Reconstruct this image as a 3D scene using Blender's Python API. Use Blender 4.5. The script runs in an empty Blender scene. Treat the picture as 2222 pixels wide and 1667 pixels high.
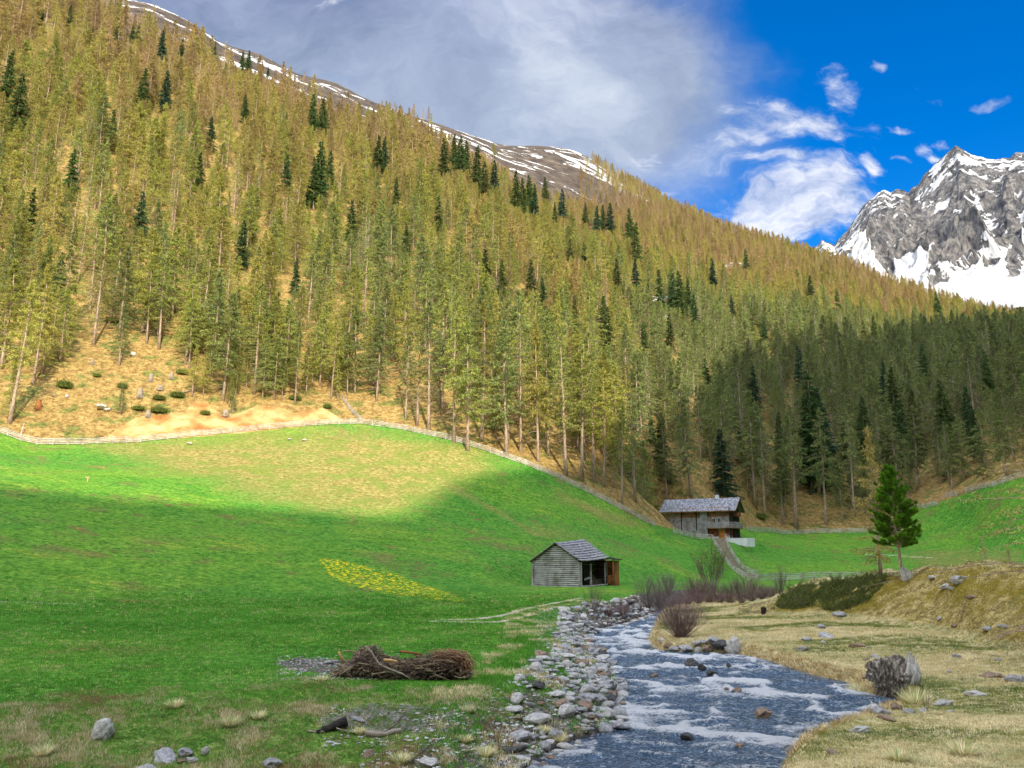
import bpy, math, random
import numpy as np
from math import sin, cos, tan, atan, atan2, pi, radians, hypot, sqrt
from mathutils import Vector, Matrix

random.seed(7); RNG = np.random.default_rng(11)
SC = bpy.context.scene
COL = SC.collection

# ------------------------------------------------------------------ camera, sun, sky
FPX = 1750.0; CX = 1111.0; CY = 833.5; CAMZ = 3.6
PITCH = atan(382.0/FPX)
cam_d = bpy.data.cameras.new("camera"); cam = bpy.data.objects.new("camera", cam_d); COL.objects.link(cam)
cam_d.sensor_width = 36; cam_d.lens = 36*FPX/2222; cam_d.clip_start = 0.3; cam_d.clip_end = 12000
cam.location = (0, 0, CAMZ); cam.rotation_euler = (pi/2+PITCH, 0, 0)
SC.camera = cam
SUN_AZ = radians(17); SUN_EL = radians(33)
SUN = Vector((sin(SUN_AZ)*cos(SUN_EL), -cos(SUN_AZ)*cos(SUN_EL), sin(SUN_EL)))
sd = bpy.data.lights.new("sun", 'SUN'); sd.energy = 4.3; sd.angle = radians(0.5); sd.color = (1.0, 0.87, 0.66)
so = bpy.data.objects.new("sun", sd); COL.objects.link(so); so.rotation_euler = SUN.to_track_quat('Z', 'Y').to_euler()
so.location = (0, -50, 300)
SC.view_settings.view_transform = 'Standard'; SC.view_settings.look = 'None'
SC.view_settings.exposure = 0.78; SC.view_settings.gamma = 1.0
SC.cycles.max_bounces = 6; SC.cycles.diffuse_bounces = 3; SC.cycles.glossy_bounces = 2
SC.cycles.transmission_bounces = 2; SC.cycles.transparent_max_bounces = 4
SC.cycles.sample_clamp_indirect = 6.0

def ray(u, v):
    a = (u-CX)/FPX; b = (CY-v)/FPX
    return np.array([a, cos(PITCH)-sin(PITCH)*b, sin(PITCH)+cos(PITCH)*b])
def proj(x, y, z):
    z = z-CAMZ
    f = y*cos(PITCH)+z*sin(PITCH); up = -y*sin(PITCH)+z*cos(PITCH)
    f = np.maximum(f, 1e-3)
    return CX+FPX*x/f, CY-FPX*up/f

class NT:
    """tiny node-tree writer"""
    def __init__(s, tree): s.t = tree; s.n = tree.nodes; s.l = tree.links
    def new(s, typ, **kw):
        n = s.n.new(typ)
        for k, v in kw.items():
            if k.startswith('i_'):
                n.inputs[k[2:].replace('_', ' ')].default_value = v
            else: setattr(n, k, v)
        return n
    def lk(s, a, b): s.l.new(a, b)
    def put(s, sock, val):
        if isinstance(val, bpy.types.NodeSocket): s.l.new(val, sock)
        else: sock.default_value = val
    def math(s, op, a, b=0.0, c=None, clamp=False):
        n = s.n.new('ShaderNodeMath'); n.operation = op; n.use_clamp = clamp
        s.put(n.inputs[0], a); s.put(n.inputs[1], b)
        if c is not None: s.put(n.inputs[2], c)
        return n.outputs[0]
    def vmath(s, op, a, b=None):
        n = s.n.new('ShaderNodeVectorMath'); n.operation = op
        s.put(n.inputs[0], a)
        if b is not None: s.put(n.inputs[1], b)
        return n.outputs[0]
    def mix(s, f, a, b, mode='MIX'):
        n = s.n.new('ShaderNodeMix'); n.data_type = 'RGBA'; n.blend_type = mode; n.clamp_factor = True
        s.put(n.inputs[0], f)
        for i, q in ((6, a), (7, b)):
            if isinstance(q, (tuple, list)): q = (q[0], q[1], q[2], 1)
            s.put(n.inputs[i], q)
        return n.outputs[2]
    def sstep(s, x, lo, hi, a=0.0, b=1.0):
        n = s.n.new('ShaderNodeMapRange'); n.interpolation_type = 'SMOOTHSTEP'
        s.put(n.inputs[0], x); n.inputs[1].default_value = lo; n.inputs[2].default_value = hi
        n.inputs[3].default_value = a; n.inputs[4].default_value = b
        return n.outputs[0]
    def noise(s, vec, scale, detail=4, rough=0.55, dist=0.0, out=0):
        n = s.n.new('ShaderNodeTexNoise'); n.inputs['Scale'].default_value = scale
        n.inputs['Detail'].default_value = detail; n.inputs['Roughness'].default_value = rough
        n.inputs['Distortion'].default_value = dist
        if vec is not None: s.l.new(vec, n.inputs['Vector'])
        return n.outputs[out]
    def mapping(s, vec, scale=(1, 1, 1), loc=(0, 0, 0), rot=(0, 0, 0)):
        n = s.n.new('ShaderNodeMapping'); n.inputs['Scale'].default_value = scale
        n.inputs['Location'].default_value = loc; n.inputs['Rotation'].default_value = rot
        s.l.new(vec, n.inputs['Vector']); return n.outputs[0]
    def ramp(s, f, stops):
        n = s.n.new('ShaderNodeValToRGB'); e = n.color_ramp.elements
        while len(e) < len(stops): e.new(0.5)
        for q, (p, c) in zip(e, stops): q.position = p; q.color = (c[0], c[1], c[2], 1)
        s.put(n.inputs[0], f); return n.outputs[0]

world = bpy.data.worlds.new("World"); SC.world = world; world.use_nodes = True
def build_world():
    t = NT(world.node_tree); t.n.clear()
    sky = t.new('ShaderNodeTexSky', sky_type='NISHITA', sun_disc=False, sun_elevation=SUN_EL,
                sun_rotation=pi-SUN_AZ, altitude=1500, air_density=1.0, dust_density=0.5, ozone_density=2.2)
    hs = t.new('ShaderNodeHueSaturation'); hs.inputs['Saturation'].default_value = 1.45; hs.inputs['Value'].default_value = 0.84
    t.lk(sky.outputs[0], hs.inputs['Color'])
    skyc = t.mix(1.0, hs.outputs[0], (0.72, 0.93, 1.12), 'MULTIPLY')
    gen = t.new('ShaderNodeTexCoord').outputs['Generated']
    sx = t.new('ShaderNodeSeparateXYZ'); t.lk(gen, sx.inputs[0])
    yy = t.math('MAXIMUM', sx.outputs[1], 0.08)
    X = t.math('DIVIDE', sx.outputs[0], yy); Z = t.math('DIVIDE', sx.outputs[2], yy)
    cb = t.new('ShaderNodeCombineXYZ'); t.lk(X, cb.inputs[0]); t.lk(Z, cb.inputs[1]); P = cb.outputs[0]
    # domain-warped coordinates, streaked along the wind
    w1 = t.noise(P, 3.0, 5, 0.55, out=1)
    wv = t.vmath('SUBTRACT', w1, (0.5, 0.5, 0.5)); 
    sc = t.new('ShaderNodeVectorMath', operation='SCALE'); t.lk(wv, sc.inputs[0]); sc.inputs['Scale'].default_value = 0.30
    PW = t.vmath('ADD', P, sc.outputs[0])
    rotP = t.mapping(PW, rot=(0, 0, radians(-14)), scale=(1.0, 1.9, 1))
    f1 = t.noise(rotP, 6.5, 10, 0.66); f2 = t.noise(PW, 2.2, 4, 0.5); f3 = t.noise(rotP, 13.0, 6, 0.6)
    sp = t.new('ShaderNodeSeparateXYZ'); t.lk(PW, sp.inputs[0]); WX, WZ = sp.outputs[0], sp.outputs[1]
    def blob(u, v, ru, rv, amp=1.0):
        d = ray(u, v); a, b = d[0]/d[1], d[2]/d[1]
        d2 = ray(u+ru, v); d3 = ray(u, v-rv)
        sa = abs(d2[0]/d2[1]-a); sb = abs(d3[2]/d3[1]-b)
        e1 = t.math('MULTIPLY', t.math('SUBTRACT', WX, a), 1/sa); e2 = t.math('MULTIPLY', t.math('SUBTRACT', WZ, b), 1/sb)
        q = t.math('ADD', t.math('MULTIPLY', e1, e1), t.math('MULTIPLY', e2, e2))
        return t.math('MULTIPLY', t.math('EXPONENT', t.math('MULTIPLY', q, -1.0)), amp)
    def total(bl):
        acc = None
        for b in bl:
            o = blob(*b); acc = o if acc is None else t.math('MAXIMUM', acc, o)
        return acc
    big = total([(1120, 140, 440, 240, 1.5), (620, 20, 330, 230, 1.2), (1250, 200, 260, 150, 1.05), (300, -200, 500, 300, 1.3), (800, 230, 300, 110, .9)])
    cum = total([(1700, 450, 230, 95, 1.35), (1690, 265, 190, 52, 1.15), (1790, 170, 60, 60, .9), (1640, 250, 120, 42, 1.0), (1780, 175, 50, 60, .95), (1560, 290, 90, 30, .85), (1760, 262, 120, 34, .95),
                 (1640, 440, 150, 70, 1.15), (1760, 420, 130, 80, 1.15), (1700, 500, 160, 60, 1.3), (1640, 350, 130, 30, .85),
                 (1400, 300, 45, 28, .8), (1425, 397, 32, 14, .8), (1905, 135, 24, 16, .85), (2150, 168, 52, 16, .85),
                 (1945, 248, 50, 12, .8), (1870, 350, 30, 30, .8), (2085, 262, 40, 18, .75), (1960, 330, 50, 12, .7),
                 (2080, 310, 40, 14, .7), (1540, 220, 50, 26, .8), (1500, 430, 40, 12, .75), (1850, 470, 120, 40, .9), (2020, 290, 60, 30, .55),
                 (740, 20, 60, 26, .7)])
    # soft veil (big) and crisp cumulus
    veil = t.sstep(t.math('ADD', big, t.math('MULTIPLY', t.math('ADD', t.math('SUBTRACT', f2, 0.5), t.math('MULTIPLY', t.math('SUBTRACT', f1, 0.5), .3)), 1.0)), 0.10, 0.80)
    puff = t.sstep(t.math('ADD', cum, t.math('MULTIPLY', t.math('SUBTRACT', f1, 0.5), 2.3)), 0.36, 1.1)
    puff = t.math('MULTIPLY', puff, 0.9)
    # unseen bright clouds added behind and beside the viewer as fill light
    back = t.noise(gen, 2.2, 6, 0.6); side = t.sstep(sx.outputs[1], 0.45, 0.1)
    bc = t.math('MULTIPLY', t.sstep(back, 0.36, 0.56), side)
    vc = t.ramp(t.math('ADD', t.math('MULTIPLY', f2, 0.72), t.math('MULTIPLY', f1, 0.28)), [(0.42, (0.14, 0.19, 0.37)), (0.52, (0.31, 0.36, 0.55)), (0.62, (0.62, 0.66, 0.80))])
    lowc = t.sstep(Z, 0.9, 0.62)   # paler towards the ridge
    vc = t.mix(t.math('MULTIPLY', lowc, 0.30), vc, (0.50, 0.62, 0.68))
    pc = t.ramp(t.math('ADD', t.math('MULTIPLY', f3, 0.45), t.math('MULTIPLY', f1, 0.55)), [(0.38, (0.30, 0.40, 0.62)), (0.51, (0.56, 0.62, 0.79)), (0.63, (0.86, 0.88, 0.93))])
    K = 4.6
    def sc_(c, k): 
        return t.mix(1.0, c, (k, k, k), 'MULTIPLY')
    # sky radiance is scaled by the Background strength; clouds are given on the same scale
    c = t.mix(veil, skyc, sc_(vc, K)); c = t.mix(puff, c, sc_(pc, K)); c = t.mix(bc, c, (12.0, 12.3, 12.9))
    bg = t.new('ShaderNodeBackground'); t.lk(c, bg.inputs[0]); bg.inputs[1].default_value = 0.15
    o = t.new('ShaderNodeOutputWorld'); t.lk(bg.outputs[0], o.inputs[0])
build_world()

# ------------------------------------------------------------------ numpy noise
def _h(ix, iy, s):
    n = (ix.astype(np.int64)*374761393 + iy.astype(np.int64)*668265263 + s*1442695041) & 0x7fffffff
    n = ((n ^ (n >> 13))*1274126177) & 0x7fffffff
    return ((n ^ (n >> 16)) & 0xffff)/65535.0
def vn(x, y, s=0):
    x = np.asarray(x, float); y = np.asarray(y, float)
    ix = np.floor(x); iy = np.floor(y); fx = x-ix; fy = y-iy
    fx = fx*fx*fx*(fx*(fx*6-15)+10); fy = fy*fy*fy*(fy*(fy*6-15)+10)
    a = _h(ix, iy, s); b = _h(ix+1, iy, s); c = _h(ix, iy+1, s); d = _h(ix+1, iy+1, s)
    return ((a*(1-fx)+b*fx)*(1-fy)+(c*(1-fx)+d*fx)*fy)*2-1
def fbm(x, y, s=0, o=4, g=0.5):
    r = 0; a = 1; t = 0
    for i in range(o):
        r = r+a*vn(x*2**i+i*7.3, y*2**i-i*3.1, s+i); t += a; a *= g
    return r/t
def ridged(x, y, s=0, o=5, g=0.5):
    r = 0; a = 1; t = 0; w = 1
    for i in range(o):
        n = 1-np.abs(vn(x*2**i+i*5.7, y*2**i-i*9.1, s+i)); n = n*n*w; w = np.clip(n*1.6, 0, 1)
        r = r+a*n; t += a; a *= g
    return r/t
def ss(x, a, b):
    t = np.clip((np.asarray(x, float)-a)/(b-a), 0, 1); return t*t*(3-2*t)

# ------------------------------------------------------------------ terrain
def pchip_slopes(h, d):
    m = np.zeros(d.shape[:-1]+(d.shape[-1]+1,))
    w1 = 2*h[..., 1:]+h[..., :-1]; w2 = h[..., 1:]+2*h[..., :-1]
    a = d[..., :-1]; b = d[..., 1:]; ok = a*b > 0
    with np.errstate(divide='ignore', invalid='ignore'):
        q = (w1+w2)/(w1/a+w2/b)
    m[..., 1:-1] = np.where(ok, q, 0)
    m[..., 0] = d[..., 0]; m[..., -1] = d[..., -1]
    return m
def herm(xq, x0, h, y0, y1, m0, m1):
    t = np.clip((xq-x0)/h, 0, 1); t2 = t*t; t3 = t2*t
    return (2*t3-3*t2+1)*y0+(t3-2*t2+t)*h*m0+(3*t2-2*t3)*y1+(t3-t2)*h*m1
def pchip(xs, ys, xq):
    xs = np.asarray(xs, float); ys = np.asarray(ys, float)
    h = np.diff(xs); d = np.diff(ys)/h; m = pchip_slopes(h, d)
    i = np.clip(np.searchsorted(xs, xq)-1, 0, len(h)-1)
    return herm(np.clip(xq, xs[0], xs[-1]), xs[i], h[i], ys[i], ys[i+1], m[i], m[i+1])

ROWS_PX = [
 [(-400,1310,60),(0,1307,63),(400,1300,66),(780,1290,72),(980,1285,76),(1150,1280,82),(1300,1268,95),(1420,1263,107),(1540,1259,127),(1620,1258,148),(1750,1258,148),(1900,1258,150),(2060,1252,150),(2222,1248,150),(2700,1245,150)],
 [(-400,1170,85),(0,1160,88),(400,1172,92),(780,1190,95),(980,1200,98),(1150,1195,107),(1300,1203,117),(1420,1212,130),(1540,1217,148),(1620,1217,163),(1750,1212,178),(1900,1207,185),(2060,1202,185),(2222,1195,180),(2700,1190,180)],
 [(-400,1050,110),(0,1050,112),(400,1075,118),(780,1088,122),(980,1095,127),(1150,1105,132),(1300,1145,140),(1420,1172,153),(1540,1177,172),(1590,1178,173),(1640,1188,182),(1750,1185,200),(1900,1180,208),(2060,1140,205),(2222,1110,190),(2700,1080,190)],
 [(-400,930,160),(0,940,160),(80,962,158),(250,960,160),(400,947,162),(600,928,165),(785,918,168),(870,930,165),(980,955,160),(1090,990,157),(1150,1012,156),(1250,1055,157),(1300,1080,158),(1350,1105,160),(1420,1140,166),(1480,1150,178),(1540,1153,188),(1600,1150,195),(1650,1147,212),(1750,1155,225),(1900,1152,228),(1990,1100,225),(2060,1082,215),(2120,1058,208),(2222,1035,200),(2700,980,190)],
 [(-400,800,185),(0,800,185),(400,760,193),(780,790,193),(980,820,188),(1250,900,192),(1500,1010,212),(1750,1015,262),(1950,1030,260),(2222,950,240),(2700,880,240)],
 [(-400,550,250),(0,550,250),(400,510,260),(780,600,258),(980,620,270),(1250,700,290),(1500,850,290),(1750,860,350),(1950,890,340),(2222,850,330),(2700,820,330)],
 [(-400,280,335),(0,300,330),(400,260,360),(780,400,365),(980,450,385),(1250,560,420),(1500,700,420),(1750,720,480),(1950,785,470),(2222,785,470),(2700,790,470)],
 [(-400,0,440),(0,10,450),(400,125,480),(780,275,520),(980,375,520),(1100,430,540),(1250,500,570),(1500,600,590),(1750,640,660),(1950,715,640),(2222,745,640),(2700,780,640)],
 [(-400,-500,800),(-100,-190,760),(100,-70,720),(230,-8,690),(330,8,680),(400,40,678),(430,60,680),(490,97,690),(560,118,700),(600,138,700),(640,157,710),(720,178,720),(800,217,740),(870,243,760),(960,272,800),(1050,302,860),(1090,314,900),(1180,318,950),(1240,326,980),(1280,345,1000),(1330,378,1000),(1400,415,1000),(1480,462,1000),(1560,505,1000),(1640,530,980),(1700,547,970),(1780,574,950),(1850,594,930),(1900,622,900),(2000,655,880),(2100,690,860),(2222,718,850),(2700,790,850)],
]
def _row(pts):
    th, t, r = [], [], []
    for u, v, rr in pts:
        d = ray(u, v); th.append(atan2(d[0], d[1])); t.append(d[2]/hypot(d[0], d[1])); r.append(rr)
    o = np.argsort(th); return np.array(th)[o], np.array(t)[o], np.array(r, float)[o]
ROWS = [_row(p) for p in ROWS_PX]
def rowr(k, th): return pchip(ROWS[k][0], ROWS[k][2], th)
def F_base(th, r):
    n = len(r); R = np.zeros((n, len(ROWS)+3)); Z = np.zeros_like(R)
    R[:, 0] = 0.0; Z[:, 0] = 0.0
    for k, (a, t, rr) in enumerate(ROWS):
        q = pchip(a, rr, th); R[:, k+1] = q; Z[:, k+1] = pchip(a, t, th)*q+CAMZ
    R[:, -2] = R[:, -3]*1.25; Z[:, -2] = CAMZ+((Z[:, -3]-CAMZ)/R[:, -3]-0.07)*R[:, -2]
    R[:, -1] = 2600; Z[:, -1] = 60
    h = np.diff(R, axis=1); d = np.diff(Z, axis=1)/h; m = pchip_slopes(h, d)
    i = np.clip((r[:, None] > R).sum(1)-1, 0, R.shape[1]-2); a = np.arange(n)
    z = herm(r, R[a, i], h[a, i], Z[a, i], Z[a, i+1], m[a, i], m[a, i+1])
    K = R[:, 4:]; TT = (Z[:, 4:]-CAMZ)/K; h = np.diff(K, axis=1); d = np.diff(TT, axis=1)/h; m = pchip_slopes(h, d)
    i = np.clip((r[:, None] > K).sum(1)-1, 0, K.shape[1]-2)
    zt = CAMZ+r*herm(r, K[a, i], h[a, i], TT[a, i], TT[a, i+1], m[a, i], m[a, i+1])
    return np.where(r > K[:, 0], zt, z)

WZ0 = -1.1
def wz(r): return WZ0+0.004*np.maximum(np.asarray(r, float)-20, 0)
def px_plane(u, v, z):
    d = ray(u, v); k = (z-CAMZ)/d[2]; return (d[0]*k, d[1]*k)
def px_w(u, v):
    z = WZ0
    for _ in range(4):
        p = px_plane(u, v, z); z = float(wz(hypot(*p)))
    return p
LEFT_PX = [(900,1950),(1010,1760),(1120,1680),(1175,1640),(1207,1621),(1272,1597),(1322,1583),(1325,1551),(1337,1486),(1318,1448),(1298,1424),(1271,1395),(1274,1375),(1301,1363),(1351,1354),(1397,1339),(1420,1328),(1460,1316),(1500,1309)]
RIGHT_PX = [(1480,1950),(1640,1760),(1690,1685),(1715,1654),(1738,1628),(1768,1612),(1803,1598),(1842,1583),(1884,1571),(1924,1551),(1965,1528),(1950,1512),(1915,1508),(1877,1501),(1842,1480),(1771,1466),(1723,1450),(1681,1436),(1648,1427),(1611,1420),(1549,1415),(1474,1414),(1427,1409),(1412,1389),(1425,1361),(1432,1340),(1450,1327),(1500,1317),(1530,1311)]
LP = np.array([px_w(*p) for p in LEFT_PX]); RP = np.array([px_w(*p) for p in RIGHT_PX])
RIVER = np.vstack([LP, RP[::-1]])
def seg_dist(x, y, P):
    best = np.full(x.shape, 1e9)
    for a, b in zip(P[:-1], P[1:]):
        d = b-a; L = max(d@d, 1e-9); t = np.clip(((x-a[0])*d[0]+(y-a[1])*d[1])/L, 0, 1)
        best = np.minimum(best, np.hypot(x-a[0]-t*d[0], y-a[1]-t*d[1]))
    return best
def inside(x, y, P):
    c = np.zeros(x.shape, bool); n = len(P); j = n-1
    for i in range(n):
        xi, yi = P[i]; xj, yj = P[j]
        if yi != yj: c ^= ((yi > y) != (yj > y)) & (x < (xj-xi)*(y-yi)/(yj-yi)+xi)
        j = i
    return c
KN = [(1600,1330,63,1300,70),(1677,1322,62,1312,64),(1718,1327,61,1287,66),(1785,1329,60,1270,67),(1840,1330,59,1264,66),(1894,1338,56,1257,64),(1937,1340,55,1247,62),(1975,1342,53,1249,61),(2016,1344,52,1243,60),(2051,1350,50,1244,58),(2089,1357,47,1236,56),(2138,1363,45,1228,54),(2222,1374,42,1227,52),(2500,1400,38,1215,48),(2900,1420,34,1210,44)]
_kt = []
for u, vf, rf, vc, rc in KN:
    d = ray(u, vc); _kt.append((atan2(d[0], d[1]), rf, rc, d[2]/hypot(d[0], d[1])*rc+CAMZ))
_kt = np.array(_kt)
PADS = []
def H(x, y, fine=True):
    x = np.atleast_1d(np.asarray(x, float)); y = np.atleast_1d(np.asarray(y, float))
    th = np.arctan2(x, y); r = np.hypot(x, y)
    z = F_base(th, r)
    rf = rowr(3, th)
    fo = ss(r, rf-2, rf+40)
    z = z+fo*(2.2*fbm(x/38, y/38, 3, 4)+0.5*fbm(x/7, y/7, 5, 2))*np.clip(r/250, 0.5, 1.5)*(1-0.7*ss(r, 600, 800))
    mead = ss(r, 60, 90)*(1-fo)
    z = z+mead*0.35*fbm(x/14, y/14, 9, 3)
    near = r < 170
    if near.any():
        xn, yn, rn, tn = x[near], y[near], r[near], th[near]; zn = z[near]
        dl = seg_dist(xn, yn, LP); dr = seg_dist(xn, yn, RP); ins = inside(xn, yn, RIVER)
        w = wz(rn)
        fade = 1-ss(rn, 88, 108)
        # left side
        top = zn*ss(rn, 18, 60)+0.10*fbm(xn/5, yn/5, 21, 3)
        top = top-0.85*(1-ss(rn, 18.6, 25.6))+0.05*fbm(xn/0.8, yn/0.8, 33, 3)*(1-ss(rn, 24, 30))
        wl = 2.7-1.1*ss(rn, 30, 50)
        zl = np.where(dl < wl, w+0.02+(top-w)*ss(dl/wl, -0.25, 1.05), top)
        # right side
        flat = w+0.42*ss(dr, 0, 0.35)+0.35*ss(dr, 0.3, 9)+0.30*ss(dr, 6, 26)
        flat = flat+0.12*fbm(xn/3.5, yn/3.5, 41, 3)*ss(dr, 0.2, 2)+0.05*fbm(xn/0.7, yn/0.7, 43, 2)*ss(dr, 0.2, 1)
        flat = flat+(zn-flat)*ss(rn, 75, 110)
        kf = np.interp(tn, _kt[:, 0], _kt[:, 1]); kc = np.interp(tn, _kt[:, 0], _kt[:, 2]); kz = np.interp(tn, _kt[:, 0], _kt[:, 3])
        on = ss(tn, _kt[0, 0], _kt[1, 0]+0.012)
        up = ss(rn, kf-1.5, kc+0.5)**0.8; dn = 1-ss(rn, kc+3, kc+34)
        kn = np.maximum(kz-flat, 0)*on*up*dn
        kn = kn+on*up*dn*(0.50*fbm(xn/2.2, yn/2.2, 51, 4)+0.22*ridged(xn/1.3, yn/1.3, 53, 3))*ss(rn, kf, kc)
        zr = flat+kn
        zz = np.where(dl < dr, zl, zr)
        # blend the two sides beyond the head of the river
        dmin = np.minimum(dl, dr)
        bed = w-0.10-0.45*ss(dmin, 0, 1.6)
        zz = np.where(ins, bed, zz)
        wgt = np.where((dl < dr) & ~ins, fade, np.where(ins, fade, 1.0))
        # seam where left and right banks meet past the river head
        sd_ = np.abs(dl-dr); seam = ss(rn, 84, 92)*(1-ss(sd_, 0, 10))
        zz = zz*(1-seam*(1-on))+zn*seam*(1-on)
        z[near] = zn+(zz-zn)*wgt
    for px_, py_, pz_, r0_, r1_ in PADS:
        w_ = 1-ss(np.hypot(x-px_, y-py_), r0_, r1_); z = z+(pz_-z)*w_
    return z
def hit(u, v, rmin=6, rmax=1300, n=2400):
    d = ray(u, v); hd = hypot(d[0], d[1]); rr = np.geomspace(rmin, rmax, n)
    x = rr*d[0]/hd; y = rr*d[1]/hd; zr = CAMZ+rr*d[2]/hd
    g = H(x, y)-zr; i = np.argmax(g > 0)
    if g[i] <= 0: i = n-1
    if i > 0:
        a = g[i-1]/(g[i-1]-g[i]) if g[i] != g[i-1] else 0; q = rr[i-1]+(rr[i]-rr[i-1])*a
    else: q = rr[0]
    x = q*d[0]/hd; y = q*d[1]/hd
    return Vector((x, y, float(H(x, y)[0])))

_p = hit(1240, 1274); _q = hit(1259, 1274); PADS.append((_p.x+.8, _p.y+2.5, _q.z, 5.2, 10.5))
HP = hit(1589, 1168); _a = -(atan2(HP.x, HP.y)+radians(12))
for _x, _y, _dz in ((-21, 4, 2.5), (-18, 8, 2.6), (-20.5, 0, 2.3), (-17.5, -1, 1.7), (-14.5, -1, 1.35), (-17.5, 3, 1.9), (-14.5, 2.2, 1.35), (-10.0, 2.2, .9), (-5.5, 2.2, .25), (-.5, 2.2, -.05)): PADS.append((HP.x+_x*cos(_a)-_y*sin(_a), HP.y+_x*sin(_a)+_y*cos(_a), HP.z+_dz, 3.6 if _x > -17 else 4.4, 8.0 if _x > -17 else 9.0))

# ------------------------------------------------------------------ mesh helpers
def mk_mesh(name, V, polys, mats=(), midx=None, smooth=False, attrs=None):
    """polys: list of numpy int arrays, each (n,3) or (n,4)"""
    me = bpy.data.meshes.new(name); V = np.asarray(V, np.float32)
    me.vertices.add(len(V)); me.vertices.foreach_set('co', V.ravel())
    polys = [np.asarray(p) for p in polys if len(p)]
    lt = np.concatenate([np.full(len(p), p.shape[1]) for p in polys]); idx = np.concatenate([p.ravel() for p in polys])
    ls = np.concatenate([[0], np.cumsum(lt)[:-1]])
    me.loops.add(len(idx)); me.loops.foreach_set('vertex_index', idx.astype(np.int32))
    me.polygons.add(len(lt)); me.polygons.foreach_set('loop_start', ls.astype(np.int32)); me.polygons.foreach_set('loop_total', lt.astype(np.int32))
    for m in mats: me.materials.append(m)
    if midx is not None: me.polygons.foreach_set('material_index', np.asarray(midx, np.int32))
    me.polygons.foreach_set('use_smooth', np.full(len(lt), smooth))
    for k, a in (attrs or {}).items():
        a = np.asarray(a, np.float32)
        if a.ndim == 1:
            t = me.attributes.new(k, 'FLOAT', 'POINT'); t.data.foreach_set('value', a)
        else:
            t = me.attributes.new(k, 'FLOAT_COLOR', 'POINT'); t.data.foreach_set('color', a.ravel())
    me.update(calc_edges=True); return me
def link(name, me, parent=None, loc=None, **props):
    o = bpy.data.objects.new(name, me); COL.objects.link(o)
    if parent is not None: o.parent = parent
    if loc is not None: o.location = loc
    for k, v in props.items(): o[k] = v
    return o
def thing(name, label, category, loc=(0, 0, 0), rot=0.0, group=None, scale=1.0, me=None):
    o = bpy.data.objects.new(name, me); COL.objects.link(o); o.location = loc; o.rotation_euler = (0, 0, rot); o.scale = (scale,)*3
    o['label'] = label; o['category'] = category
    if group: o['group'] = group
    return o

class MB:
    """collects boxes, tubes and triangles into one mesh"""
    def __init__(s): s.V = []; s.Q = []; s.T = []; s.mq = []; s.mt = []; s.n = 0
    def add(s, V, Q=None, T=None, m=0):
        V = np.asarray(V, float); s.V.append(V)
        if Q is not None and len(Q): s.Q.append(np.asarray(Q)+s.n); s.mq += [m]*len(Q)
        if T is not None and len(T): s.T.append(np.asarray(T)+s.n); s.mt += [m]*len(T)
        s.n += len(V)
    def box(s, x0, x1, y0, y1, z0, z1, m=0, M=None, jit=0.0):
        V = np.array([[x, y, z] for x in (x0, x1) for y in (y0, y1) for z in (z0, z1)], float)
        if jit: V = V+np.array([[random.uniform(-jit, jit) for _ in range(3)] for _ in range(8)])
        if M is not None: V = np.array([M @ Vector(p) for p in V])
        s.add(V, [(0, 1, 3, 2), (4, 6, 7, 5), (0, 4, 5, 1), (2, 3, 7, 6), (0, 2, 6, 4), (1, 5, 7, 3)], m=m)
    def beam(s, a, b, w, h, m=0, roll=0.0):
        a = Vector(a); b = Vector(b); d = b-a; L = d.length
        if L < 1e-6: return
        q = d.to_track_quat('X', 'Z').to_matrix().to_4x4(); M = Matrix.Translation(a) @ q @ Matrix.Rotation(roll, 4, 'X')
        s.box(0, L, -w/2, w/2, -h/2, h/2, m, M)
    def tube(s, pts, rad, n=5, m=0, cap=True):
        P = np.asarray(pts, float); k = len(P); rad = np.broadcast_to(rad, (k,))
        T = np.gradient(P, axis=0); T /= np.linalg.norm(T, axis=1)[:, None]+1e-9
        up = np.array([0, 0, 1.0]) if abs(T[0, 2]) < 0.9 else np.array([1.0, 0, 0])
        A = np.cross(T, up); A /= np.linalg.norm(A, axis=1)[:, None]+1e-9; B = np.cross(T, A)
        an = np.arange(n)*2*pi/n
        V = P[:, None, :]+rad[:, None, None]*(np.cos(an)[None, :, None]*A[:, None, :]+np.sin(an)[None, :, None]*B[:, None, :])
        V = V.reshape(-1, 3); Q = []
        for i in range(k-1):
            for j in range(n):
                Q.append((i*n+j, i*n+(j+1) % n, (i+1)*n+(j+1) % n, (i+1)*n+j))
        T_ = []
        if cap and n >= 3:
            V = np.vstack([V, P[0], P[-1]]); c0 = k*n; c1 = k*n+1
            for j in range(n):
                T_.append((c0, (j+1) % n, j)); T_.append((c1, (k-1)*n+j, (k-1)*n+(j+1) % n))
        s.add(V, Q, T_, m)
    def mesh(s, name, mats, smooth=False, attrs=None):
        V = np.vstack(s.V); P = []; mi = []
        if s.Q: P.append(np.vstack(s.Q)); mi += s.mq
        if s.T: P.append(np.vstack(s.T)); mi += s.mt
        return mk_mesh(name, V, P, mats, mi, smooth, attrs)
    def obj(s, name, mats, parent=None, smooth=False, **props):
        return link(name, s.mesh(name, mats if isinstance(mats, (list, tuple)) else [mats], smooth), parent, **props)

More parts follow.
